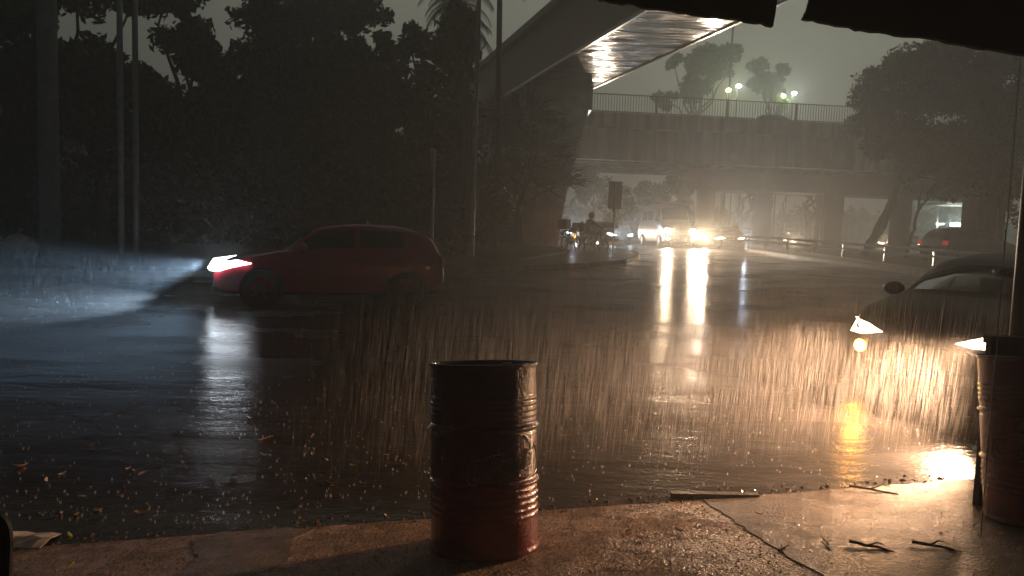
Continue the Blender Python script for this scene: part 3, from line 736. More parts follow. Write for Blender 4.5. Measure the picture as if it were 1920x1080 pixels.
p = w2(g, (-.12, .62, .46)); l = point('amber_glow', p, 5, (1, .35, .03), .06)
l.parent = g; l.location = (-.13, .62, .46)

# red hatchback on the left
nr = Vector((-5.3, 13.15)); hr = math.atan2(-.34, -.94)
C = car('red_hatchback', 'dark red hatchback passing on the left with cold white headlights', (nr.x, nr.y, gz(13.2)), hr, M_rcar, HATCH, head=E_cold, tail=M_tail, lens=2.0, rimm=mat('dark_rim', (.06, .07, .07), .5, metal=.5))
g = C['root']; HEAD = Vector((math.cos(hr), math.sin(hr), 0))
for sg in (-1, 1):
    p = w2(g, C['h%d' % sg] + Vector((-.06, 0, 0))); spot('headlight_beam', p, p + HEAD * 10 + Vector((0, 0, -2.6)), 1900, (.46, .70, 1), 50, .7, .08, g, 2.4)

# white van with roof light bar
vb = gnd(1275, 464)
hv = math.atan2(-.99, .11)
C = car('white_van', 'white high-roof van with light bar, facing us under the overpass with headlights on', (vb.x, vb.y, gz(vb.y)), hv, M_wvan, VAN, head=E_warm, cat='van')
g = C['root']
for s_ in g.children:
    if s_.name.startswith('body'): pass
lb = MB(); lb.box((1.9, 0, 2.62), (.28, 1.3, .13)); lb.build('light_bar', mat('light_bar', (.5, .1, .08), .3), g, bevel=.03)
MB().box((3.2, 0, 2.62), (2.2, 1.4, .05)).build('roof_rack', M_dark, g)
MB().box((.02, 0, .62), (.06, 1.3, .10)).build('grille', M_plast, g)
for sg in (-1, 1): MB().box((-.02, sg * .72, .5), (.08, .22, .12)).build('fog_lamp', E_warm, g, bevel=.01)
for k in range(2): MB().box((2.75 + 1.2 * k, -1.0, 1.85), (.95, .03, .55)).build('side_window', M_glassd, g)
for k in range(2): MB().box((2.75 + 1.2 * k, 1.0, 1.85), (.95, .03, .55)).build('side_window', M_glassd, g)
HEAD = Vector((math.cos(hv), math.sin(hv), 0))
for sg in (-1, 1):
    p = w2(g, C['h%d' % sg] + Vector((-.06, 0, 0))); spot('headlight_beam', p, p + HEAD * 10 + Vector((0, 0, -1.6)), 2900, (1, .72, .46), 44, .9, .12, g, 2.0)

# sedan behind the van, cold lights raking the van's side
def place(px, py): p = gnd(px, py); return p
p0 = at(1166, 440, 45.5); p0.z = gz(45.5); hs = math.atan2(-.94, .35)
C = car('sedan', 'hazy grey sedan with cold white headlights to the left of the van', (p0.x, p0.y, gz(p0.y)), hs, M_gcar, SEDAN, 'cars in the traffic jam', head=E_cold, detail=False)
HEAD = Vector((math.cos(hs), math.sin(hs), 0)); g = C['root']
p = w2(g, C['h1'] + Vector((-.1, 0, 0))); spot('headlight_beam', p, (8.5, 41.2, gz(41) + 1.1), 1500, (.72, .88, 1), 80, .9, .1, g)
# the queue of traffic to the right of the van
Q = [('dark sedan with two blurred headlights close behind the van on its right', 1326, 462, .30, E_warm, SEDAN, M_dcar, 1500),
     ('car with small amber-white headlights left of the first bridge column', 1372, 458, .38, E_warm, HATCH, M_dcar, 0),
     ('pale car with cold headlights left of the second bridge column', 1402, 452, .42, E_cold, SEDAN, M_gcar, 900),
     ('car with one warm and one cold headlight behind the bare trees', 1422, 448, .42, E_warm, HATCH, M_dcar, 0),
     ('dark car with warm headlights between the second and third columns', 1490, 450, .5, E_warm, SEDAN, M_dcar, 900),
     ('dark car with warm headlights behind the third column', 1556, 450, .5, E_warm, HATCH, M_gcar, 0),
     ('dark car with one warm headlight seen behind the leaning trunk', 1672, 462, .75, E_warm, SEDAN, M_dcar, 900),
     ('far dark car just left of the slim forked tree', 1712, 460, .75, E_warm, HATCH, M_dcar, 0),
     ('hazy car with warm headlights right behind the motorcyclist', 1122, 450, .1, E_warm, SEDAN, M_dcar, 1500),
     ('hazy car with cold headlights seen between the pier and the motorcyclist', 1082, 450, .1, E_cold, HATCH, M_dcar, 900)]
Ys = [43, 49, 55, 61, 60, 62, 56, 66, 54, 60]
for (lab, px, py, sl_, E, kd, m, pw), Y in zip(Q, Ys):
    x = at(px, 440, Y).x; h = math.atan2(-.9, -sl_ * .5)
    C = car('queued_car', lab, (x, Y, gz(Y)), h, m, kd, 'cars in the traffic jam', head=E, detail=False)
    if pw:
        HEAD = Vector((math.cos(h), math.sin(h), 0)); g = C['root']; p = w2(g, C['h1'] + Vector((-.12, -.5, 0)))
        spot('headlight_beam', p, p + HEAD * 10 + Vector((0, 0, -.2)), pw * 1.3, (1, .76, .54) if E is E_warm else (.75, .9, 1), 64, .9, .1, g)
# dark SUV parked on the right, tail towards us-left
Y = 33; x = at(1748, 440, Y).x
C = car('parked_suv', 'dark hazy estate car with a red tail light parked right of the slim tree', (x + 4.0, Y + .9, gz(Y)), math.atan2(.2, 1), M_dcar, [(a, b + .08, c + .16, d + .22, e, f_) for a, b, c, d, e, f_ in HATCH], lamps=False)
# car crossing the overpass
x = at(1400, 440, 47).x
C = car('bridge_car', 'dark car roof showing just above the bridge parapet', (x - 1.2, by(x) + 2.2, zbt + .13), math.pi, M_dcar, SEDAN, lamps=False, detail=False)
# pale car behind the low wall at the left of the pier
Y = 39.5; x = at(908, 440, Y).x
C = car('parked_car', 'pale car roof showing above the dark low wall left of the pier', (x - 2.0, Y, gz(Y) + .55), math.pi, mat('silver_car_paint', (.4, .42, .44), .3), SEDAN, lamps=False, detail=False)
o = MB().box((at(925, 440, 36.5).x, 36.5, gz(36) + .85), (3.6, .25, 1.75)).build('low_wall', mat('dark_render', (.05, .042, .036), .6, var=.3), bevel=.02)
tag(o, 'low dark brown wall between the stays and the dracaena trunk', 'wall')

# petrol station canopy far right
Y = 82; g0 = at(1785, 440, Y); g = root('station_canopy', (g0.x, Y, gz(Y)), 0, 'distant lit canopy seen between the far-right columns', 'canopy')
za = at(1785, 383, Y).z - gz(Y); zl = at(1785, 421, Y).z - gz(Y)
MB().box((0, 0, za), (4.5, 4, .35)).build('roof', M_conc, g)
MB().box((-.3, -2.06, za - .05), (3.4, .06, .10)).build('light_strip', emit('strip_light', (.9, 1, .9), 1.2), g)
for sx in (-1.8, 1.8): MB().tube([(sx, 0, 0), (sx, 0, za)], .12, 8).build('post', M_galv, g)
MB().box((-.05, -.6, zl), (1.1, .3, .35)).build('flood_light', E_lampw, g, bevel=.05); MB().box((-1.75, -.6, zl), (.8, .3, .2)).build('flood_light', emit('dim_flood', (.8, 1, .95), 7), g, bevel=.04); MB().box((1.1, -.6, zl), (.5, .3, .2)).build('flood_light', emit('dim_flood2', (.8, 1, .95), 4), g, bevel=.04)
l = point('flood_glow', (0, -1.2, zl), 1500, (.8, 1, .92), .3); l.parent = g

# guard rail along the right verge
g = root('guard_rail', (15, 30, gz(30)), 0, 'low metal guard rail running along the right verge under the columns', 'guard rail')
gp = [(14.0, 50), (14.6, 43), (15.6, 35), (17.6, 27), (20.5, 20)]
mb = MB(); mb.tube([(x - 15, y - 30, gz(y) - gz(30) + .75) for x, y in gp], .07, 6); mb.tube([(x - 15, y - 30, gz(y) - gz(30) + .5) for x, y in gp], .06, 6); mb.build('rail', M_galv, g)
for i in range(len(gp) - 1):
    for t_ in (0, .33, .66):
        x = gp[i][0] + (gp[i + 1][0] - gp[i][0]) * t_; y = gp[i][1] + (gp[i + 1][1] - gp[i][1]) * t_
        MB().box((x - 15, y - 30 + .05, gz(y) - gz(30) + .35), (.1, .1, .72)).build('post', M_galv, g)
# tall dark board with posts at the right edge
b = gnd(1852, 486); Y = b.y; g = root('notice_board', b, 0, 'tall dark board on posts at the right edge, just left of the pillar', 'board')
hgt = at(1855, 368, Y).z - b.z; w = 50 / F * Y
MB().box((0, 0, (hgt + .55) / 2 + .3), (w, .12, hgt - .8), taper=1.02).build('panel', M_dark, g, bevel=.01)
MB().box((.08, -.05, hgt - .05), (w * 1.45, .4, .10)).build('top', M_dark, g, bevel=.01)
for fx, m in ((-.28, M_white), (.0, M_dark), (.2, M_galv), (.42, M_dark)): MB().tube([(w * fx, -.09, 0), (w * fx, -.09, hgt - .12)], .022, 8).build('post', m if fx != -.28 else M_galv, g)
MB().box((-.38 * w, -.12, .25), (.12, .06, .62)).build('marker', M_white, g)
for k in range(3): MB().box(((-.05 + .2 * k) * w, -.12, .30), (.07, .03, .40)).build('slat', M_white, g)

# ------------------------------------------------------------------ motorcycles and rider
M_bike = mat('motorcycle_black', (.015, .015, .016), .4)
def moto(label, loc, rz, group, lampE=None, box=True, box_r=False):
    g = root('motorcycle', loc, rz, label, 'motorcycle', group)     # nose towards +x
    for x in (-.62, .66):
        w_ = MB(); w_.lathe([(.26, -.05), (.31, -.03), (.31, .03), (.26, .05), (.24, 0), (.26, -.05)], 24, (x, 0, .31), Matrix.Rotation(R(90), 3, 'X'))
        wh = w_.build('wheel', M_tyre, g, smooth=True)
        sp = MB()
        for k in range(6):
            a = k * math.pi / 3; sp.tube([(x, 0, .31), (x + .25 * math.cos(a), 0, .31 + .25 * math.sin(a))], .012, 5)
        sp.build('rim', M_rim, wh)
    f = MB(); f.tube([(.66, 0, .31), (.48, 0, .85), (.44, 0, 1.02)], [.03, .035, .03], 8); f.tube([(.46, 0, .85), (-.1, 0, .80), (-.62, 0, .31)], [.04, .04, .03], 8)
    f.tube([(.42, 0, .78), (.15, 0, .38), (-.25, 0, .36), (-.1, 0, .78)], .03, 8); f.build('frame', M_bike, g, smooth=True)
    MB().ell((.05, 0, .42), (.2, .2, .17), 12, 8).build('engine', M_rim, g, smooth='all')
    MB().ell((.2, 0, .88), (.26, .26, .13), 14, 8, Matrix.Diagonal((1, .55, 1))).build('fuel_tank', M_bike, g, smooth='all')
    MB().box((-.3, 0, .84), (.62, .24, .10)).build('seat', M_plast, g, bevel=.04)
    h = MB(); h.tube([(.36, -.36, 1.06), (.44, -.15, 1.03), (.44, .15, 1.03), (.36, .36, 1.06)], .018, 8); h.build('handlebar', M_bike, g)
    for sg in (-1, 1): MB().tube([(.42, sg * .25, 1.04), (.40, sg * .30, 1.2)], .01, 6).ell((.40, sg * .32, 1.24), (.06, .06, .045), 10, 6).build('mirror', M_bike, g)
    MB().ell((.58, 0, .92), (.10, .10, .10), 12, 8).build('headlight', M_rim, g, smooth='all')
    MB().box((.66, 0, .64), (.30, .12, .03)).box((-.68, 0, .66), (.34, .14, .03)).build('mudguard', M_bike, g, bevel=.01)
    if box: MB().box((-.72, 0, 1.12), (.44, .46, .42)).build('top_box', mat('box_black', (.02, .02, .02), .5), g, bevel=.06)
    MB().ell((-.88, 0, .74), (.085, .085, .085), 12, 8).build('rear_lamp', lampE or E_red, g, smooth='all')
    MB().box((-.9, 0, .52), (.02, .2, .16)).build('number_plate', mat('plate_pale', (.4, .4, .38), .5), g)
    return g
mb_ = gnd(1108, 474)
rzm = R(28)
gm_ = moto('dark motorcycle with a glowing orange rear lamp, ridden past the kerb nose', mb_, rzm, 'motorcycles by the pier', E_brake)
l = point('rear_glow', (-1.0, 0, .74), 1.0, (1, .25, .03), .08); l.parent = gm_
mp = gnd(1064, 475); mp.z += 0
gm2 = moto('dark motorcycle with top box standing in the shade beside the pier', (mp.x + .1, mp.y - .3, gz(mp.y) + .135), R(60), 'motorcycles by the pier', M_dark)

def skin_body(name, joints, edges, radii, m, parent, root_i=0, sub=2):
    me = bpy.data.meshes.new(name); me.from_pydata(joints, edges, []); me.update()
    o = bpy.data.objects.new(name, me); sc.collection.objects.link(o); me.materials.append(m)
    s = o.modifiers.new('skin', 'SKIN'); s.use_smooth_shade = True
    for i, r_ in enumerate(radii):
        me.skin_vertices[0].data[i].radius = (r_, r_) if not hasattr(r_, '__len__') else r_; me.skin_vertices[0].data[i].use_root = (i == root_i)
    d = o.modifiers.new('sub', 'SUBSURF'); d.levels = sub; d.render_levels = sub
    if parent: o.parent = parent
    return o
# rider, in motorcycle coordinates, nose towards +x
pr = root('person', mb_, rzm, 'person in dark rain clothes and helmet riding the motorcycle, back half turned to us', 'person')
J = [(-.28, 0, .93), (-.24, 0, 1.12), (-.16, 0, 1.34), (-.10, 0, 1.47), (-.08, 0, 1.56),       # pelvis, waist, chest, neck base, neck
     (-.12, .19, 1.42), (.06, .30, 1.22), (.30, .33, 1.10), (.36, .33, 1.07),
     (-.12, -.19, 1.42), (.06, -.30, 1.22), (.30, -.33, 1.10), (.36, -.33, 1.07),
     (-.24, .12, .90), (.16, .19, .80), (.0, .20, .40), (.12, .20, .33),
     (-.24, -.12, .90), (.14, -.22, .74), (-.04, -.28, .30), (.08, -.30, .10)]
Ed = [(0, 1), (1, 2), (2, 3), (3, 4), (2, 5), (5, 6), (6, 7), (7, 8), (2, 9), (9, 10), (10, 11), (11, 12), (0, 13), (13, 14), (14, 15), (15, 16), (0, 17), (17, 18), (18, 19), (19, 20)]
Ra = [.16, .15, .18, .09, .065, .085, .06, .045, .04, .085, .06, .045, .04, .11, .085, .06, .05, .11, .085, .06, .05]
skin_body('body', J, Ed, Ra, mat('wet_rain_suit', (.02, .02, .024), .4), pr)
hm = MB(); hm.ell((-.05, 0, 1.68), (.15, .15, .16), 18, 12); hm.build('helmet', mat('helmet_dark', (.02, .02, .02), .2), pr, smooth='all')
MB().ell((.04, 0, 1.66), (.075, .10, .06), 12, 8).build('visor', M_glassd, pr, smooth='all')
M_skin = mat('skin', (.25, .14, .10), .5)
for sg in (-1, 1):
    hn = MB(); hn.ell((.365, sg * .34, 1.065), (.045, .045, .03), 10, 6)
    for k in range(4): hn.tube([(.39, sg * (.31 + .02 * k), 1.085), (.42, sg * (.31 + .02 * k), 1.07), (.41, sg * (.31 + .02 * k), 1.045 - .002 * k)], [.011, .010, .008], 6)
    hn.tube([(.36, sg * .31, 1.06), (.39, sg * .29, 1.03)], [.012, .009], 6); hn.build('glove', M_plast, pr, smooth=True)

# rubbish bags by the post
for k, (lab, px, py, rr) in enumerate((('pale knotted rubbish bag left of the concrete post, the larger one', 35, 497, .34), ('smaller pale rubbish bag leaning against the larger one', 54, 497, .24), ('pale rubbish bag cut by the left edge of the frame', -4, 492, .22))):
    b = gnd(px, py); b.z += .14; mb = MB(); n = 20; m_ = 12
    for i in range(m_ + 1):
        th = math.pi * i / m_
        for j in range(n):
            a = 2 * math.pi * j / n; q_ = rr * (1 + .10 * math.sin(a * 5 + i + k) + .06 * math.sin(a * 9 + 2 * i)) * math.sin(th) ** .8 * (1 if i > 3 else .9) + .001
            z = rr * .92 * (1 - math.cos(math.pi - th)) if 0 else rr * .95 * (1 + math.cos(th))
            mb.v.append((q_ * math.cos(a), q_ * math.sin(a), z))
    for i in range(m_):
        for j in range(n): j2 = (j + 1) % n; mb.f.append((i * n + j2, i * n + j, (i + 1) * n + j, (i + 1) * n + j2))
    mb.tube([(0, 0, rr * 1.85), (.03, 0, rr * 2.1), (.07, .02, rr * 2.3)], [.05, .03, .07], 7)
    o = mb.build('rubbish_bag', mat('bag_plastic', (.30, .30, .24), .35), smooth=True); o.location = b; tag(o, lab, 'rubbish bag', 'rubbish bags by the post')

# ------------------------------------------------------------------ foreground drum
def emblem_mesh(parent, Rr, base, centre_ang, s, col_mat, flat=None):
    """outlined script lettering, plate and arch, bent round the drum (or laid on a flat face)"""
    parts = []
    cu = bpy.data.curves.new('emblem_text', 'FONT'); cu.body = 'Pinhais'; cu.size = .150; cu.shear = .35; cu.fill_mode = 'NONE'; cu.bevel_depth = .0016; cu.align_x = 'CENTER'; cu.offset = .004; cu.space_character = .84; cu.resolution_u = 5
    ob = bpy.data.objects.new('emblem_text', cu); sc.collection.objects.link(ob); bpy.context.view_layer.update()
    me = bpy.data.meshes.new_from_object(ob.evaluated_get(bpy.context.evaluated_depsgraph_get())); 
    V = [Vector((v.co.x * .84, v.co.y * 1.0 + .005 + v.co.x * .10, v.co.z)) for v in me.vertices]; Fc = [tuple(p.vertices) for p in me.polygons]
    bpy.data.objects.remove(ob); bpy.data.curves.remove(cu); bpy.data.meshes.remove(me)
    t = MB(); t.add(V, Fc)
    def path(pts, r_=.0022): t.tube([(x, y, 0) for x, y in pts], r_, 5)
    pl = [(-.20, .075), (-.235, .06), (-.245, .03), (-.252, -.03), (-.24, -.055), (-.215, -.062), (-.05, -.058), (.10, -.045), (.20, -.028), (.235, -.015), (.24, .02), (.235, .09), (.215, .12)]
    path(pl); path([(-.20, .075), (-.15, .078), (-.12, .10), (-.07, .108), (-.05, .108)])
    path([(-.08 + .115 * (1 - math.cos(a)), .105 + .105 * math.sin(a)) for a in [math.pi * i / 14 for i in range(15)]])
    path([(-.20, .03), (-.215, .0), (-.20, -.03), (-.17, -.035), (-.13, -.01)], .002); path([(.15, .108), (.18, .105), (.20, .13), (.235, .09)])
    out = []
    for v in t.v:
        x, y, z = v[0] * s, v[1] * s, v[2]
        if flat is None:
            a = centre_ang + x / Rr; rr = Rr + .002 + max(-.002, z); out.append((rr * math.sin(a), -rr * math.cos(a), base + y))
        else: out.append((flat[0] + x, flat[1] - .002 - z, flat[2] + y))
    t.v = out
    return t.build('emblem', col_mat, parent)
M_embl = mat('emblem_grey', (.30, .25, .20), .35)
DX = at(905, 1000, 3.63).x; DYc = 3.64; DR = .270
# contact plane normal
nrm = Vector((-SGX, -SGY, 1)).normalized()
db_ = Vector((DX + .01, DYc, sz(DX, DYc) + .006))
g = root('oil_drum', db_, 0, 'dark red oil drum with black top and outlined emblem, standing on the pavement', 'drum')
qr = Vector((0, 0, 1)).rotation_difference(nrm); g.rotation_mode = 'QUATERNION'; g.rotation_quaternion = qr
HD = .925; prof = [(0.001, .012), (DR - .008, .012), (DR - .004, 0), (DR + .006, .004), (DR + .008, .014), (DR, .026)]
def bump_(z, zc, w, a): return a * math.exp(-((z - zc) / w) ** 2)
zz = .03
while zz < HD - .03:
    f_ = 1 - zz / HD; r_ = DR
    for fc in (.34, .63): r_ += bump_(f_, fc, .010, .012) - bump_(f_, fc + .022, .008, .004) - bump_(f_, fc - .022, .008, .004)
    for fc in (.185, .215, .245, .275, .70, .735, .77, .805): r_ += bump_(f_, fc, .008, .005)
    prof.append((r_, zz)); zz += .004
prof += [(DR, HD - .022), (DR + .007, HD - .014), (DR + .009, HD - .004), (DR + .003, HD), (DR - .008, HD - .002), (DR - .012, HD - .03)]
sp = [p for p in prof if p[1] <= HD * .405]; up = [p for p in prof if p[1] > HD * .40]
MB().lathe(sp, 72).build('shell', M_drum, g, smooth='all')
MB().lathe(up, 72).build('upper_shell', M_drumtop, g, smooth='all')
MB().lathe([(DR - .011, HD - .026), (DR - .03, HD - .022), (.001, HD - .020)], 48).lathe([(.03, HD - .021), (.03, HD - .008), (.001, HD - .006)], 16, (.12, .08, 0)).build('lid', M_drumtop, g, smooth=True)
emblem_mesh(g, DR + .001, HD * .44, R(32), .88, M_embl)

# a second drum of the same kind, cut by the right edge of the frame
Y2 = 4.06; x2 = at(1962, 840, Y2).x
g2 = copy_tree(g); g2.location = (x2, Y2, sz(x2, Y2) + .006)
g2.rotation_quaternion = qr @ Vector((0, -1, 0)).rotation_difference(Vector((math.sin(R(-70)), -math.cos(R(-70)), 0)))
tag(g2, 'second dark oil drum with outlined emblem, cut by the right edge below the pillar', 'drum')
g['group'] = 'oil drums on the pavement'; g2['group'] = 'oil drums on the pavement'
# low dark partition standing behind the second drum
xp = at(1817, 985, 4.46).x; gp_ = root('low_partition', (xp, 4.42, sz(xp, 4.42) - .02), 0, 'dark brown low partition behind the second drum, standing at the foot of the pillar', 'partition')
M_part = mat('partition_brown', (.05, .028, .02), .6, spec=.2, var=.35, vscale=6, bump=[((20, 20, 2), .004)])
MB().box((.6, 0, .51), (1.2, .06, 1.02)).build('panel', M_part, gp_, bevel=.004)
MB().box((.6, -.005, 1.045), (1.23, .085, .05)).build('top_rail', M_part, gp_, bevel=.006)
# beaded strand standing in for the second drum rim highlight and awning drips
xw = at(1849, 820, 3.74).x; mb = MB(); zz_ = [3.3, 2.9, 2.4, 1.9, 1.62, 1.6, 1.4, 1.3, 1.28, 1.1, .95, .93, .7, .55, .53, .3, .0]
mb.tube([(.002 * math.sin(i * 2.1), .002 * math.cos(i), z) for i, z in enumerate(zz_)], [.0018, .0016, .002, .0015, .002, .004, .0015, .002, .0045, .0015, .002, .0045, .0015, .002, .005, .002, .003], 6)
o = mb.build('drip_glint_strand', mat('drip_glint', (.55, .5, .45), .06, spec=.9), smooth='all'); o.location = (xw, 3.72, sz(xw, 3.72)); tag(o, 'thin pale beaded strand in front of the second drum, drawn for its rim highlight and the awning drip', 'glint strand')

# pillar at the right edge that carries the awning
pp = at(1900, 520, 4.6)
o = MB(); o.tube([(0, 0, -.1), (0, 0, 3.2)], .09, 16); o = o.build('awning_pillar', mat('pillar_dark', (.03, .018, .014), .4, var=.3), smooth=True)
o.location = (at(1901, 560, 4.6).x + .095, 4.6, sz(3.2, 4.6)); tag(o, 'dark round pillar at the right edge holding the awning', 'pillar')
# awning pieces overhead
def awning(label, pts_px, Y0, th=.03):
    P = [at(x, y, Y0 + .002 * i) for i, (x, y) in enumerate(pts_px)]
    rs = random.Random(len(label)); P = [a.lerp(b, k / 5) + Vector((0, 0, rs.uniform(-.006, .006))) for a, b in zip(P, P[1:] + P[:1]) for k in range(5)]
    n = len(P); back = [p + Vector((0, th, 0)) for p in P]
    g = root('awning', P[0], 0, label, 'awning', 'black awnings over the pavement'); B = P[0]
    MB().add([p - B for p in P] + [p - B for p in back], [tuple(range(n)), tuple(range(2 * n - 1, n - 1, -1))] + [(i, (i + 1) % n, n + (i + 1) % n, n + i) for i in range(n)]).build('valance', M_blk, g)
    x0 = min(p.x for p in P) - B.x; x1 = max(p.x for p in P) - B.x; zt = max(p.z for p in P) - B.z
    MB().add([(x0, 0, zt), (x1, 0, zt), (x1, -4, zt + 1.0), (x0, -4, zt + 1.0), (x0, 0, zt + .03), (x1, 0, zt + .03), (x1, -4, zt + 1.03), (x0, -4, zt + 1.03)], [(3, 2, 1, 0), (4, 5, 6, 7), (0, 1, 5, 4), (1, 2, 6, 5), (2, 3, 7, 6), (3, 0, 4, 7)]).build('canopy', M_blk, g)
    MB().tube([(x0, .02, zt + .01), (x1, .02, zt + .01)], .02, 8).build('bar', M_dark, g)
awning('black awning flap over the viaduct at the top, the left of two', [(1110, -6), (1135, 1), (1190, 9), (1260, 20), (1330, 29), (1400, 39), (1450, 48), (1455, 20), (1459, -12), (1459, -90), (1040, -90), (1040, -16)], 3.3)
awning('black awning flap with a curved left edge at the top right corner', [(1506, 34), (1560, 45), (1620, 56), (1700, 66), (1780, 78), (1860, 94), (1990, 112), (2120, 128), (2120, -90), (1524, -90), (1522, -10), (1516, 14)], 3.4)

# red chair back at the lower left edge
g0 = at(2, 1045, 2.6); g = root('plastic_chair', (g0.x - .31, 2.7, sz(-1.8, 2.7)), R(20), 'dark red rounded chair back with black rim at the lower left edge', 'chair')
zc = g0.z - g.location.z
bk = MB(); prf = []
for i in range(25):
    a = math.pi * i / 24; prf.append((-.22 * math.cos(a), zc - .02 + .16 * math.sin(a) ** .7))
outl = [(-.20, zc - .45)] + prf + [(.20, zc - .45)]
n = len(outl)
bk.add([(x, 0, z) for x, z in outl] + [(x, .03, z) for x, z in outl], [tuple(range(n)), tuple(range(2 * n - 1, n - 1, -1))] + [(i, (i + 1) % n, n + (i + 1) % n, n + i) for i in range(n)])
bk.build('backrest', mat('chair_red', (.16, .02, .015), .3), g)
MB().tube([(x, .015, z) for x, z in outl], .022, 8).build('rim', M_plast, g, smooth=True)
MB().box((0, -.2, zc - .47), (.42, .42, .04)).build('seat', mat('chair_red', (.16, .02, .015), .3), g, bevel=.015)
for sx in (-.18, .18):
    for sy in (-.38, 0): MB().tube([(sx, sy, 0), (sx * .95, sy, zc - .47)], .018, 8).build('leg', M_plast, g)

rng = np.random.RandomState(77); mb = MB()
for i in range(13000):
    x = rng.uniform(-1.9, 2.6); y = edge_y(x) - .03 - 1.9 * rng.rand()
    lim = 1.25 + (edge_y(1.25) - y) * .28
    if x > lim and rng.rand() > .35: continue
    if x < -.5 and rng.rand() > .35: continue
    q = .0022 + .0055 * rng.rand() ** 3; z = sz(x, y) + q * .3
    pts = [(x + q * a * rng.uniform(.7, 1.4), y + q * b * rng.uniform(.7, 1.4), z + q * c * rng.uniform(.5, .9)) for a, b, c in ((1, 0, 0), (0, 1, 0), (-1, 0, 0), (0, -1, 0), (0, 0, 1))]
    mb.add(pts, [(0, 1, 4), (1, 2, 4), (2, 3, 4), (3, 0, 4)])
for i in range(900):                    # broken edge
    x = rng.uniform(-3, 3.2); y = edge_y(x) + rng.normal(-.02, .05); q = .006 + .016 * rng.rand() ** 2; z = max(sz(x, y), gz(y)) - .004
    pts = [(x + q * a * rng.uniform(.7, 1.6), y + q * b * rng.uniform(.7, 1.4), z + q * c * rng.uniform(.4, .9)) for a, b, c in ((1, 0, 0), (0, 1, 0), (-1, 0, 0), (0, -1, 0), (0, 0, 1))]
    mb.add(pts, [(0, 1, 4), (1, 2, 4), (2, 3, 4), (3, 0, 4)])
o = mb.build('gravel', mat('wet_grit', (.20, .13, .085), .18, var=.5, vscale=30)); o['kind'] = 'stuff'

# crumpled white paper at the kerb, lower left
b = gnd(38, 1030)
b = Vector((at(38, 1030, 3.75).x, 3.72, sz(-2.5, 3.72) + .01)); mb = MB(); random.seed(4)
nn_ = 9
for i in range(nn_):
    for j in range(5): mb.v.append(((i - 4) * .045, (j - 2) * .045, .012 + .05 * random.random() * (1 if i < 4 else .6) * (1 - abs(j - 2) / 3)))
for i in range(nn_ - 1):
    for j in range(4): mb.f.append((i * 5 + j, (i + 1) * 5 + j, (i + 1) * 5 + j + 1, i * 5 + j + 1))
o = mb.build('crumpled_paper', mat('wet_paper', (.60, .50, .42), .5)); o.location = b; sd_ = o.modifiers.new('solid', 'SOLIDIFY'); sd_.thickness = .003
tag(o, 'crumpled pale wet paper lying on the kerb at the lower left', 'paper')

# ------------------------------------------------------------------ leaves and twigs
LM = {'yellow': mat('leaf_yellow', (.75, .50, .05), .4), 'orange': mat('leaf_orange', (.45, .24, .05), .4), 'pale': mat('leaf_pale', (.60, .48, .36), .4), 'green': mat('leaf_green', (.35, .40, .05), .4), 'brown': mat('leaf_brown', (.28, .16, .09), .4)}
LV = [(38, 877, 'brown', 24, 'curled brown leaf on the dark water near the left edge'), (117, 889, 'pale', 12, "small pale leaf second from the curled brown leaf near the left edge"), (85, 902, 'pale', 14, "bright pale leaf just right of the brown curled leaf at the far left"), (172, 836, 'brown', 15, 'lone brown leaf highest up on the left of the flooded road'),
      (237, 880, 'pale', 8, "tiny pale leaf, left one of a close pair beside the short straight twig"), (251, 883, 'pale', 7, "tiny pale leaf, right one of a close pair beside the short straight twig"), (233, 915, 'brown', 16, "slender brown leaf below the short straight twig on the dark water"), (398, 896, 'yellow', 14, 'bright yellow leaf midway between the left edge and the drum'),
      (350, 878, 'pale', 11, "pale leaf left of the bright yellow leaf on the dark water"), (437, 893, 'brown', 15, "curled brown leaf just right of the bright yellow leaf"), (493, 854, 'green', 14, 'curled green leaf beside the twig left of the drum'), (457, 847, 'pale', 8, "tiny pale ring-like leaf left of the curled green leaf"), (467, 785, 'brown', 12, "brown leaf farthest out in the road, beyond the forked twig"),
      (115, 964, 'pale', 16, "pale leaf left of the orange curled leaf near the kerb"), (144, 967, 'orange', 22, 'orange curled leaf near the kerb at the left'), (183, 959, 'yellow', 13, 'upright yellow leaf near the kerb at the left'), (265, 962, 'orange', 24, 'long thin orange leaf standing in the water near the kerb'),
      (130, 1006, 'green', 18, 'yellow-green leaf at the kerb edge, lower left'), (725, 855, 'yellow', 12, 'small yellow leaf on a stalk left of the drum'), (662, 874, 'yellow', 12, "yellow leaf left of the one on a stalk, near the drum"), (757, 874, 'orange', 18, 'bright orange leaf just left of the drum'),
      (1057, 818, 'yellow', 10, 'small yellow leaf floating right of the drum'), (527, 895, 'brown', 14, "dull brown leaf left of the dark straight stalk"), (520, 955, 'brown', 12, "dull brown leaf close to the kerb, midway to the drum"), (573, 899, 'pale', 8, "tiny pale leaf just left of the dark straight stalk"), (627, 883, 'brown', 14, "dull brown leaf above the dark straight stalk near the drum"), (612, 863, 'pale', 9, "small pale leaf beyond the dull brown one near the drum"), (645, 830, 'pale', 9, "small pale leaf right of the thin dim twig"),
      (722, 968, 'pale', 12, "pale leaf at the kerb just left of the drum's foot"), (767, 857, 'brown', 10, "small brown leaf almost touching the drum's left side"), (132, 1065, 'yellow', 14, 'small yellow leaf on the pavement, lower left'), (1420, 968, 'orange', 16, 'thin curved leaf on the wet slab right of the drum')]
random.seed(15)
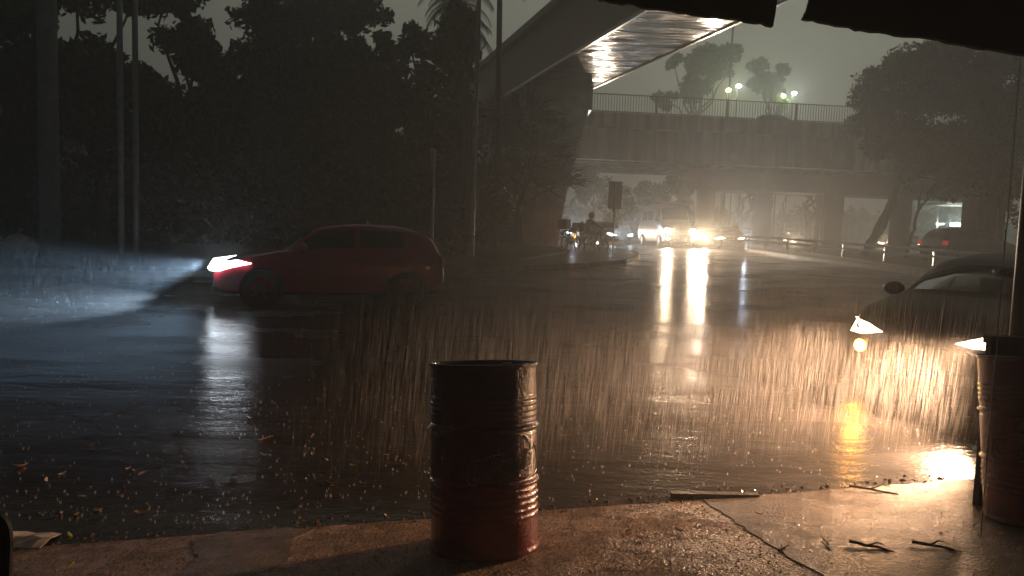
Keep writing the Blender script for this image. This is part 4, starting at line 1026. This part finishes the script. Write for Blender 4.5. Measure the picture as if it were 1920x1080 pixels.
for px, py, c, wpx, lab in LV:
    p = gnd(px, py); on_p = p.y < edge_y(p.x)
    if on_p:
        for _ in range(8): Yp = p.y; zz_ = sz(p.x, Yp); v = ray(px, py); Yp = (zz_ - CAMZ) / (v.z / v.y); p = Vector((v.x / v.y * Yp, Yp, zz_))
        p.z += .012
    L = wpx / F * p.y * .62; mb = MB(); n = 6
    cv = random.uniform(.3, 1.0)
    for i in range(n + 1):
        t_ = i / n * 2 - 1; w_ = L * .32 * (1 - t_ * t_) ** .8 + .0006
        zc_ = L * (.12 + cv * .45 * t_ * t_)
        mb.v += [(t_ * L, -w_, zc_ + w_ * .5), (t_ * L, 0, zc_), (t_ * L, w_, zc_ + w_ * .5)]
    for i in range(n):
        for k in (0, 1): mb.f.append((i * 3 + k, (i + 1) * 3 + k, (i + 1) * 3 + k + 1, i * 3 + k + 1))
    o = mb.build('fallen_leaf', LM[c], smooth='all'); o.location = (p.x, p.y, p.z + .002); o.rotation_euler = (random.uniform(-.5, .5), random.uniform(-.3, .3), random.uniform(0, 6))
    so_ = o.modifiers.new('solid', 'SOLIDIFY'); so_.thickness = .0015
    tag(o, lab or {'pale': 'small pale leaf floating on the dark flooded road', 'brown': 'small dull brown leaf floating on the dark flooded road', 'yellow': 'small yellow leaf floating among the others left of the drum'}[c], 'leaf', 'fallen leaves on the flooded road')
TW = [(498, 822, 34, .5, 'forked twig floating on the dark water left of the drum'), (585, 818, 26, -.7, 'thin dim twig floating right of the forked twig'), (268, 887, 20, .6, 'short straight twig on the dark water at the left'), (622, 909, 38, -.4, 'dark straight stalk floating near the drum'),
      (155, 932, 16, .1, 'tiny pale stalk near the kerb at the left'), (1205, 1013, 36, -.5, 'short pale stick on the gravelly pavement right of the drum'), (1222, 946, 46, .05, 'thin dark stick along the kerb right of the drum'),
      (1340, 932, 170, .02, 'long flat board lying along the kerb right of the drum'), (1650, 925, 110, -.25, 'mossy broken branch across the kerb on the right'), (1550, 1025, 60, .6, 'bent dark twig on the wet slab, right of the others'), (1470, 1030, 44, .35, 'bent dark twig on the wet slab, left of the others'),
      (1640, 1030, 90, -.3, 'long dark twig in the amber reflection on the slab'), (1760, 1030, 90, -.2, 'dark branch end near the foot of the second drum'), (1275, 1000, 30, -.6, 'short dark stick at the edge of the slab')]
for k, (px, py, lpx, an, lab) in enumerate(TW):
    p = gnd(px, py)
    if p.y < edge_y(p.x) + .05:
        v = ray(px, py)
        for _ in range(12): zz_ = sz(p.x, p.y); Yp = (zz_ - CAMZ) / (v.z / v.y); p = Vector((v.x / v.y * Yp, Yp, zz_))
        p.z += .005
    L = lpx / F * p.y; mb = MB(); random.seed(40 + k)
    if 'board' in lab: mb.box((0, 0, .012), (L, .05, .022))
    else:
        r0 = .008 if L > .2 else .005
        pts = [((i / 6 - .5) * L, random.uniform(-.06, .06) * L, .005 + random.uniform(0, .02) * L * (1 if i % 2 else .2)) for i in range(7)]
        mb.tube(pts, [r0 * (1.2 - .9 * i / 6) for i in range(7)], 6)
        q_ = Vector(pts[2]); mb.tube([q_, q_ + Vector((.18 * L, .16 * L, .07 * L)), q_ + Vector((.3 * L, .2 * L, .05 * L))], [r0 * .7, r0 * .5, r0 * .3], 5)
        q_ = Vector(pts[4]); mb.tube([q_, q_ + Vector((.12 * L, -.13 * L, .04 * L))], [r0 * .6, r0 * .3], 5)
    o = mb.build('board' if 'board' in lab else 'twig', M_kerb if 'board' in lab else (LM['pale'] if 'pale' in lab else LM['brown'] if k < 5 else M_bark), smooth=True)
    o.location = p; o.rotation_euler = (0, 0, an * 2.2); tag(o, lab, 'plank' if 'board' in lab else 'twig', None)

# ------------------------------------------------------------------ rain and splashes
def rain(name, n, region, lmin, lmax, rad, alpha, tilt=(.08, 0), seed=1):
    rng = np.random.RandomState(seed); P = region(rng, n); n = len(P)
    L = rng.uniform(lmin, lmax, n); tx = tilt[0] + rng.normal(0, .02, n); ty = tilt[1] + rng.normal(0, .02, n)
    D = np.stack([tx, ty, np.ones(n)], 1) * L[:, None]
    rr = rad * rng.uniform(.6, 1.3, n)
    V = np.zeros((n, 9, 3))
    for k in range(3):
        a = 2 * math.pi * k / 3 + rng.uniform(0, 6, n); o_ = np.stack([np.cos(a), np.sin(a), 0 * a], 1) * rr[:, None]
        V[:, k] = P + o_ * .5; V[:, 3 + k] = P + D * .35 + o_; V[:, 6 + k] = P + D + o_ * .25
    me = bpy.data.meshes.new(name); base = (np.arange(n) * 9)[:, None]
    fs = []
    for l in (0, 3):
        for k in range(3): fs.append(np.array([l + k, l + (k + 1) % 3, l + 3 + (k + 1) % 3, l + 3 + k]))
    Fa = (base[:, None, :] + np.array(fs)[None]).reshape(-1, 4)
    me.from_pydata(V.reshape(-1, 3).tolist(), [], Fa.tolist()); me.update(); me.materials.append(rainmat(name + '_drops', alpha))
    o = bpy.data.objects.new(name, me); sc.collection.objects.link(o); o['kind'] = 'stuff'; return o
def reg(x0, x1, y0, y1, zmax):
    def f(rng, n):
        x = rng.uniform(x0, x1, n); y = rng.uniform(y0, y1, n); z = .0265 * y + rng.uniform(0, zmax, n)
        k = y > 4.6 + .257 * x; return np.stack([x, y, z], 1)[k]
    return f
def reg_beam(rng, n):
    x = rng.uniform(-1.5, 6.5, n); y = rng.uniform(4.2, 11.5, n); z = .0265 * y + rng.uniform(0, 1.0, n)
    k = (y > 4.75 + .257 * x) & (rng.rand(n) < np.clip((x + 1.5) / 3.0, .06, 1)) & (np.hypot(x - 4.6, y - 7.1) > .95) & (np.hypot(x - 3.9, y - 8.2) > .6); return np.stack([x, y, z], 1)[k]
rain('rain', 210000, reg_beam, .08, .32, .00040, .30, (.07, 0), 3)
rain('far_rain', 14000, reg(2, 18, 11, 30, 1.6), .08, .24, .0009, .4, (.05, 0), 4)
rain('beam_rain', 16000, reg(-11, -4.6, 9.5, 14.5, 1.0), .06, .16, .0004, .07, (.10, 0), 5)

rng = np.random.RandomState(9); mb = MB()
for i in range(3400):
    Y = 4 + 13 * rng.rand() ** 1.6; x = rng.uniform(-.75, .75) * Y + .1
    if Y < edge_y(x) + .06: continue
    z = gz(Y); s = rng.uniform(.5, 1.3) * .0075
    for k in range(rng.randint(3, 6)):
        a = rng.uniform(0, 6.3); r0 = s * rng.uniform(.2, .5); r1 = s * rng.uniform(.6, 1.5); h = s * rng.uniform(.8, 3.0); w = s * .22
        ca, sa = math.cos(a), math.sin(a)
        mb.add([(x + ca * r0 - sa * w, Y + sa * r0 + ca * w, z), (x + ca * r0 + sa * w, Y + sa * r0 - ca * w, z), (x + ca * r1, Y + sa * r1, z + h), (x + ca * (r0 + w), Y + sa * (r0 + w), z + .001)], [(0, 1, 2), (1, 3, 2), (3, 0, 2)])
o = mb.build('splashes', rainmat('splash_water', .38)); o['kind'] = 'stuff'

# ------------------------------------------------------------------ splash mist hanging low over the flooded road, and haze
mb = MB(); yy = [5.2, 8, 12, 16, 20, 26, 32, 40, 42, 50, 60]
for y in yy:
    x0, x1 = (-1.1 * y - 2, min(12.2, 1.0 * y))
    for x, h in ((x0, .03), (x1, .03), (x1, .48), (x0, .48)): mb.v.append((x, y, gz(y) + h))
for i in range(len(yy) - 1):
    for k in range(4): mb.f.append((i * 4 + k, i * 4 + (k + 1) % 4, (i + 1) * 4 + (k + 1) % 4, (i + 1) * 4 + k))
mb.f.append((3, 2, 1, 0)); n = (len(yy) - 1) * 4; mb.f.append((n, n + 1, n + 2, n + 3))
sm_ = mb.build('splash_mist'); sm_['kind'] = 'stuff'
m = bpy.data.materials.new('splash_mist'); m.use_nodes = True; t = m.node_tree; t.nodes.clear()
pv = t.nodes.new('ShaderNodeVolumePrincipled'); pv.inputs['Color'].default_value = (.92, .90, .88, 1); pv.inputs['Density'].default_value = .055; pv.inputs['Anisotropy'].default_value = .25
o = t.nodes.new('ShaderNodeOutputMaterial'); t.links.new(pv.outputs[0], o.inputs['Volume']); sm_.data.materials.append(m)

hz = MB().box((0, 120, 11.5), (330, 270, 29)).build('haze'); hz['kind'] = 'stuff'
m = bpy.data.materials.new('rain_haze'); m.use_nodes = True; t = m.node_tree; t.nodes.clear()
pv = t.nodes.new('ShaderNodeVolumePrincipled'); pv.inputs['Color'].default_value = (.92, .92, .90, 1); pv.inputs['Density'].default_value = .0095; pv.inputs['Anisotropy'].default_value = .6
o = t.nodes.new('ShaderNodeOutputMaterial'); t.links.new(pv.outputs[0], o.inputs['Volume']); hz.data.materials.append(m)
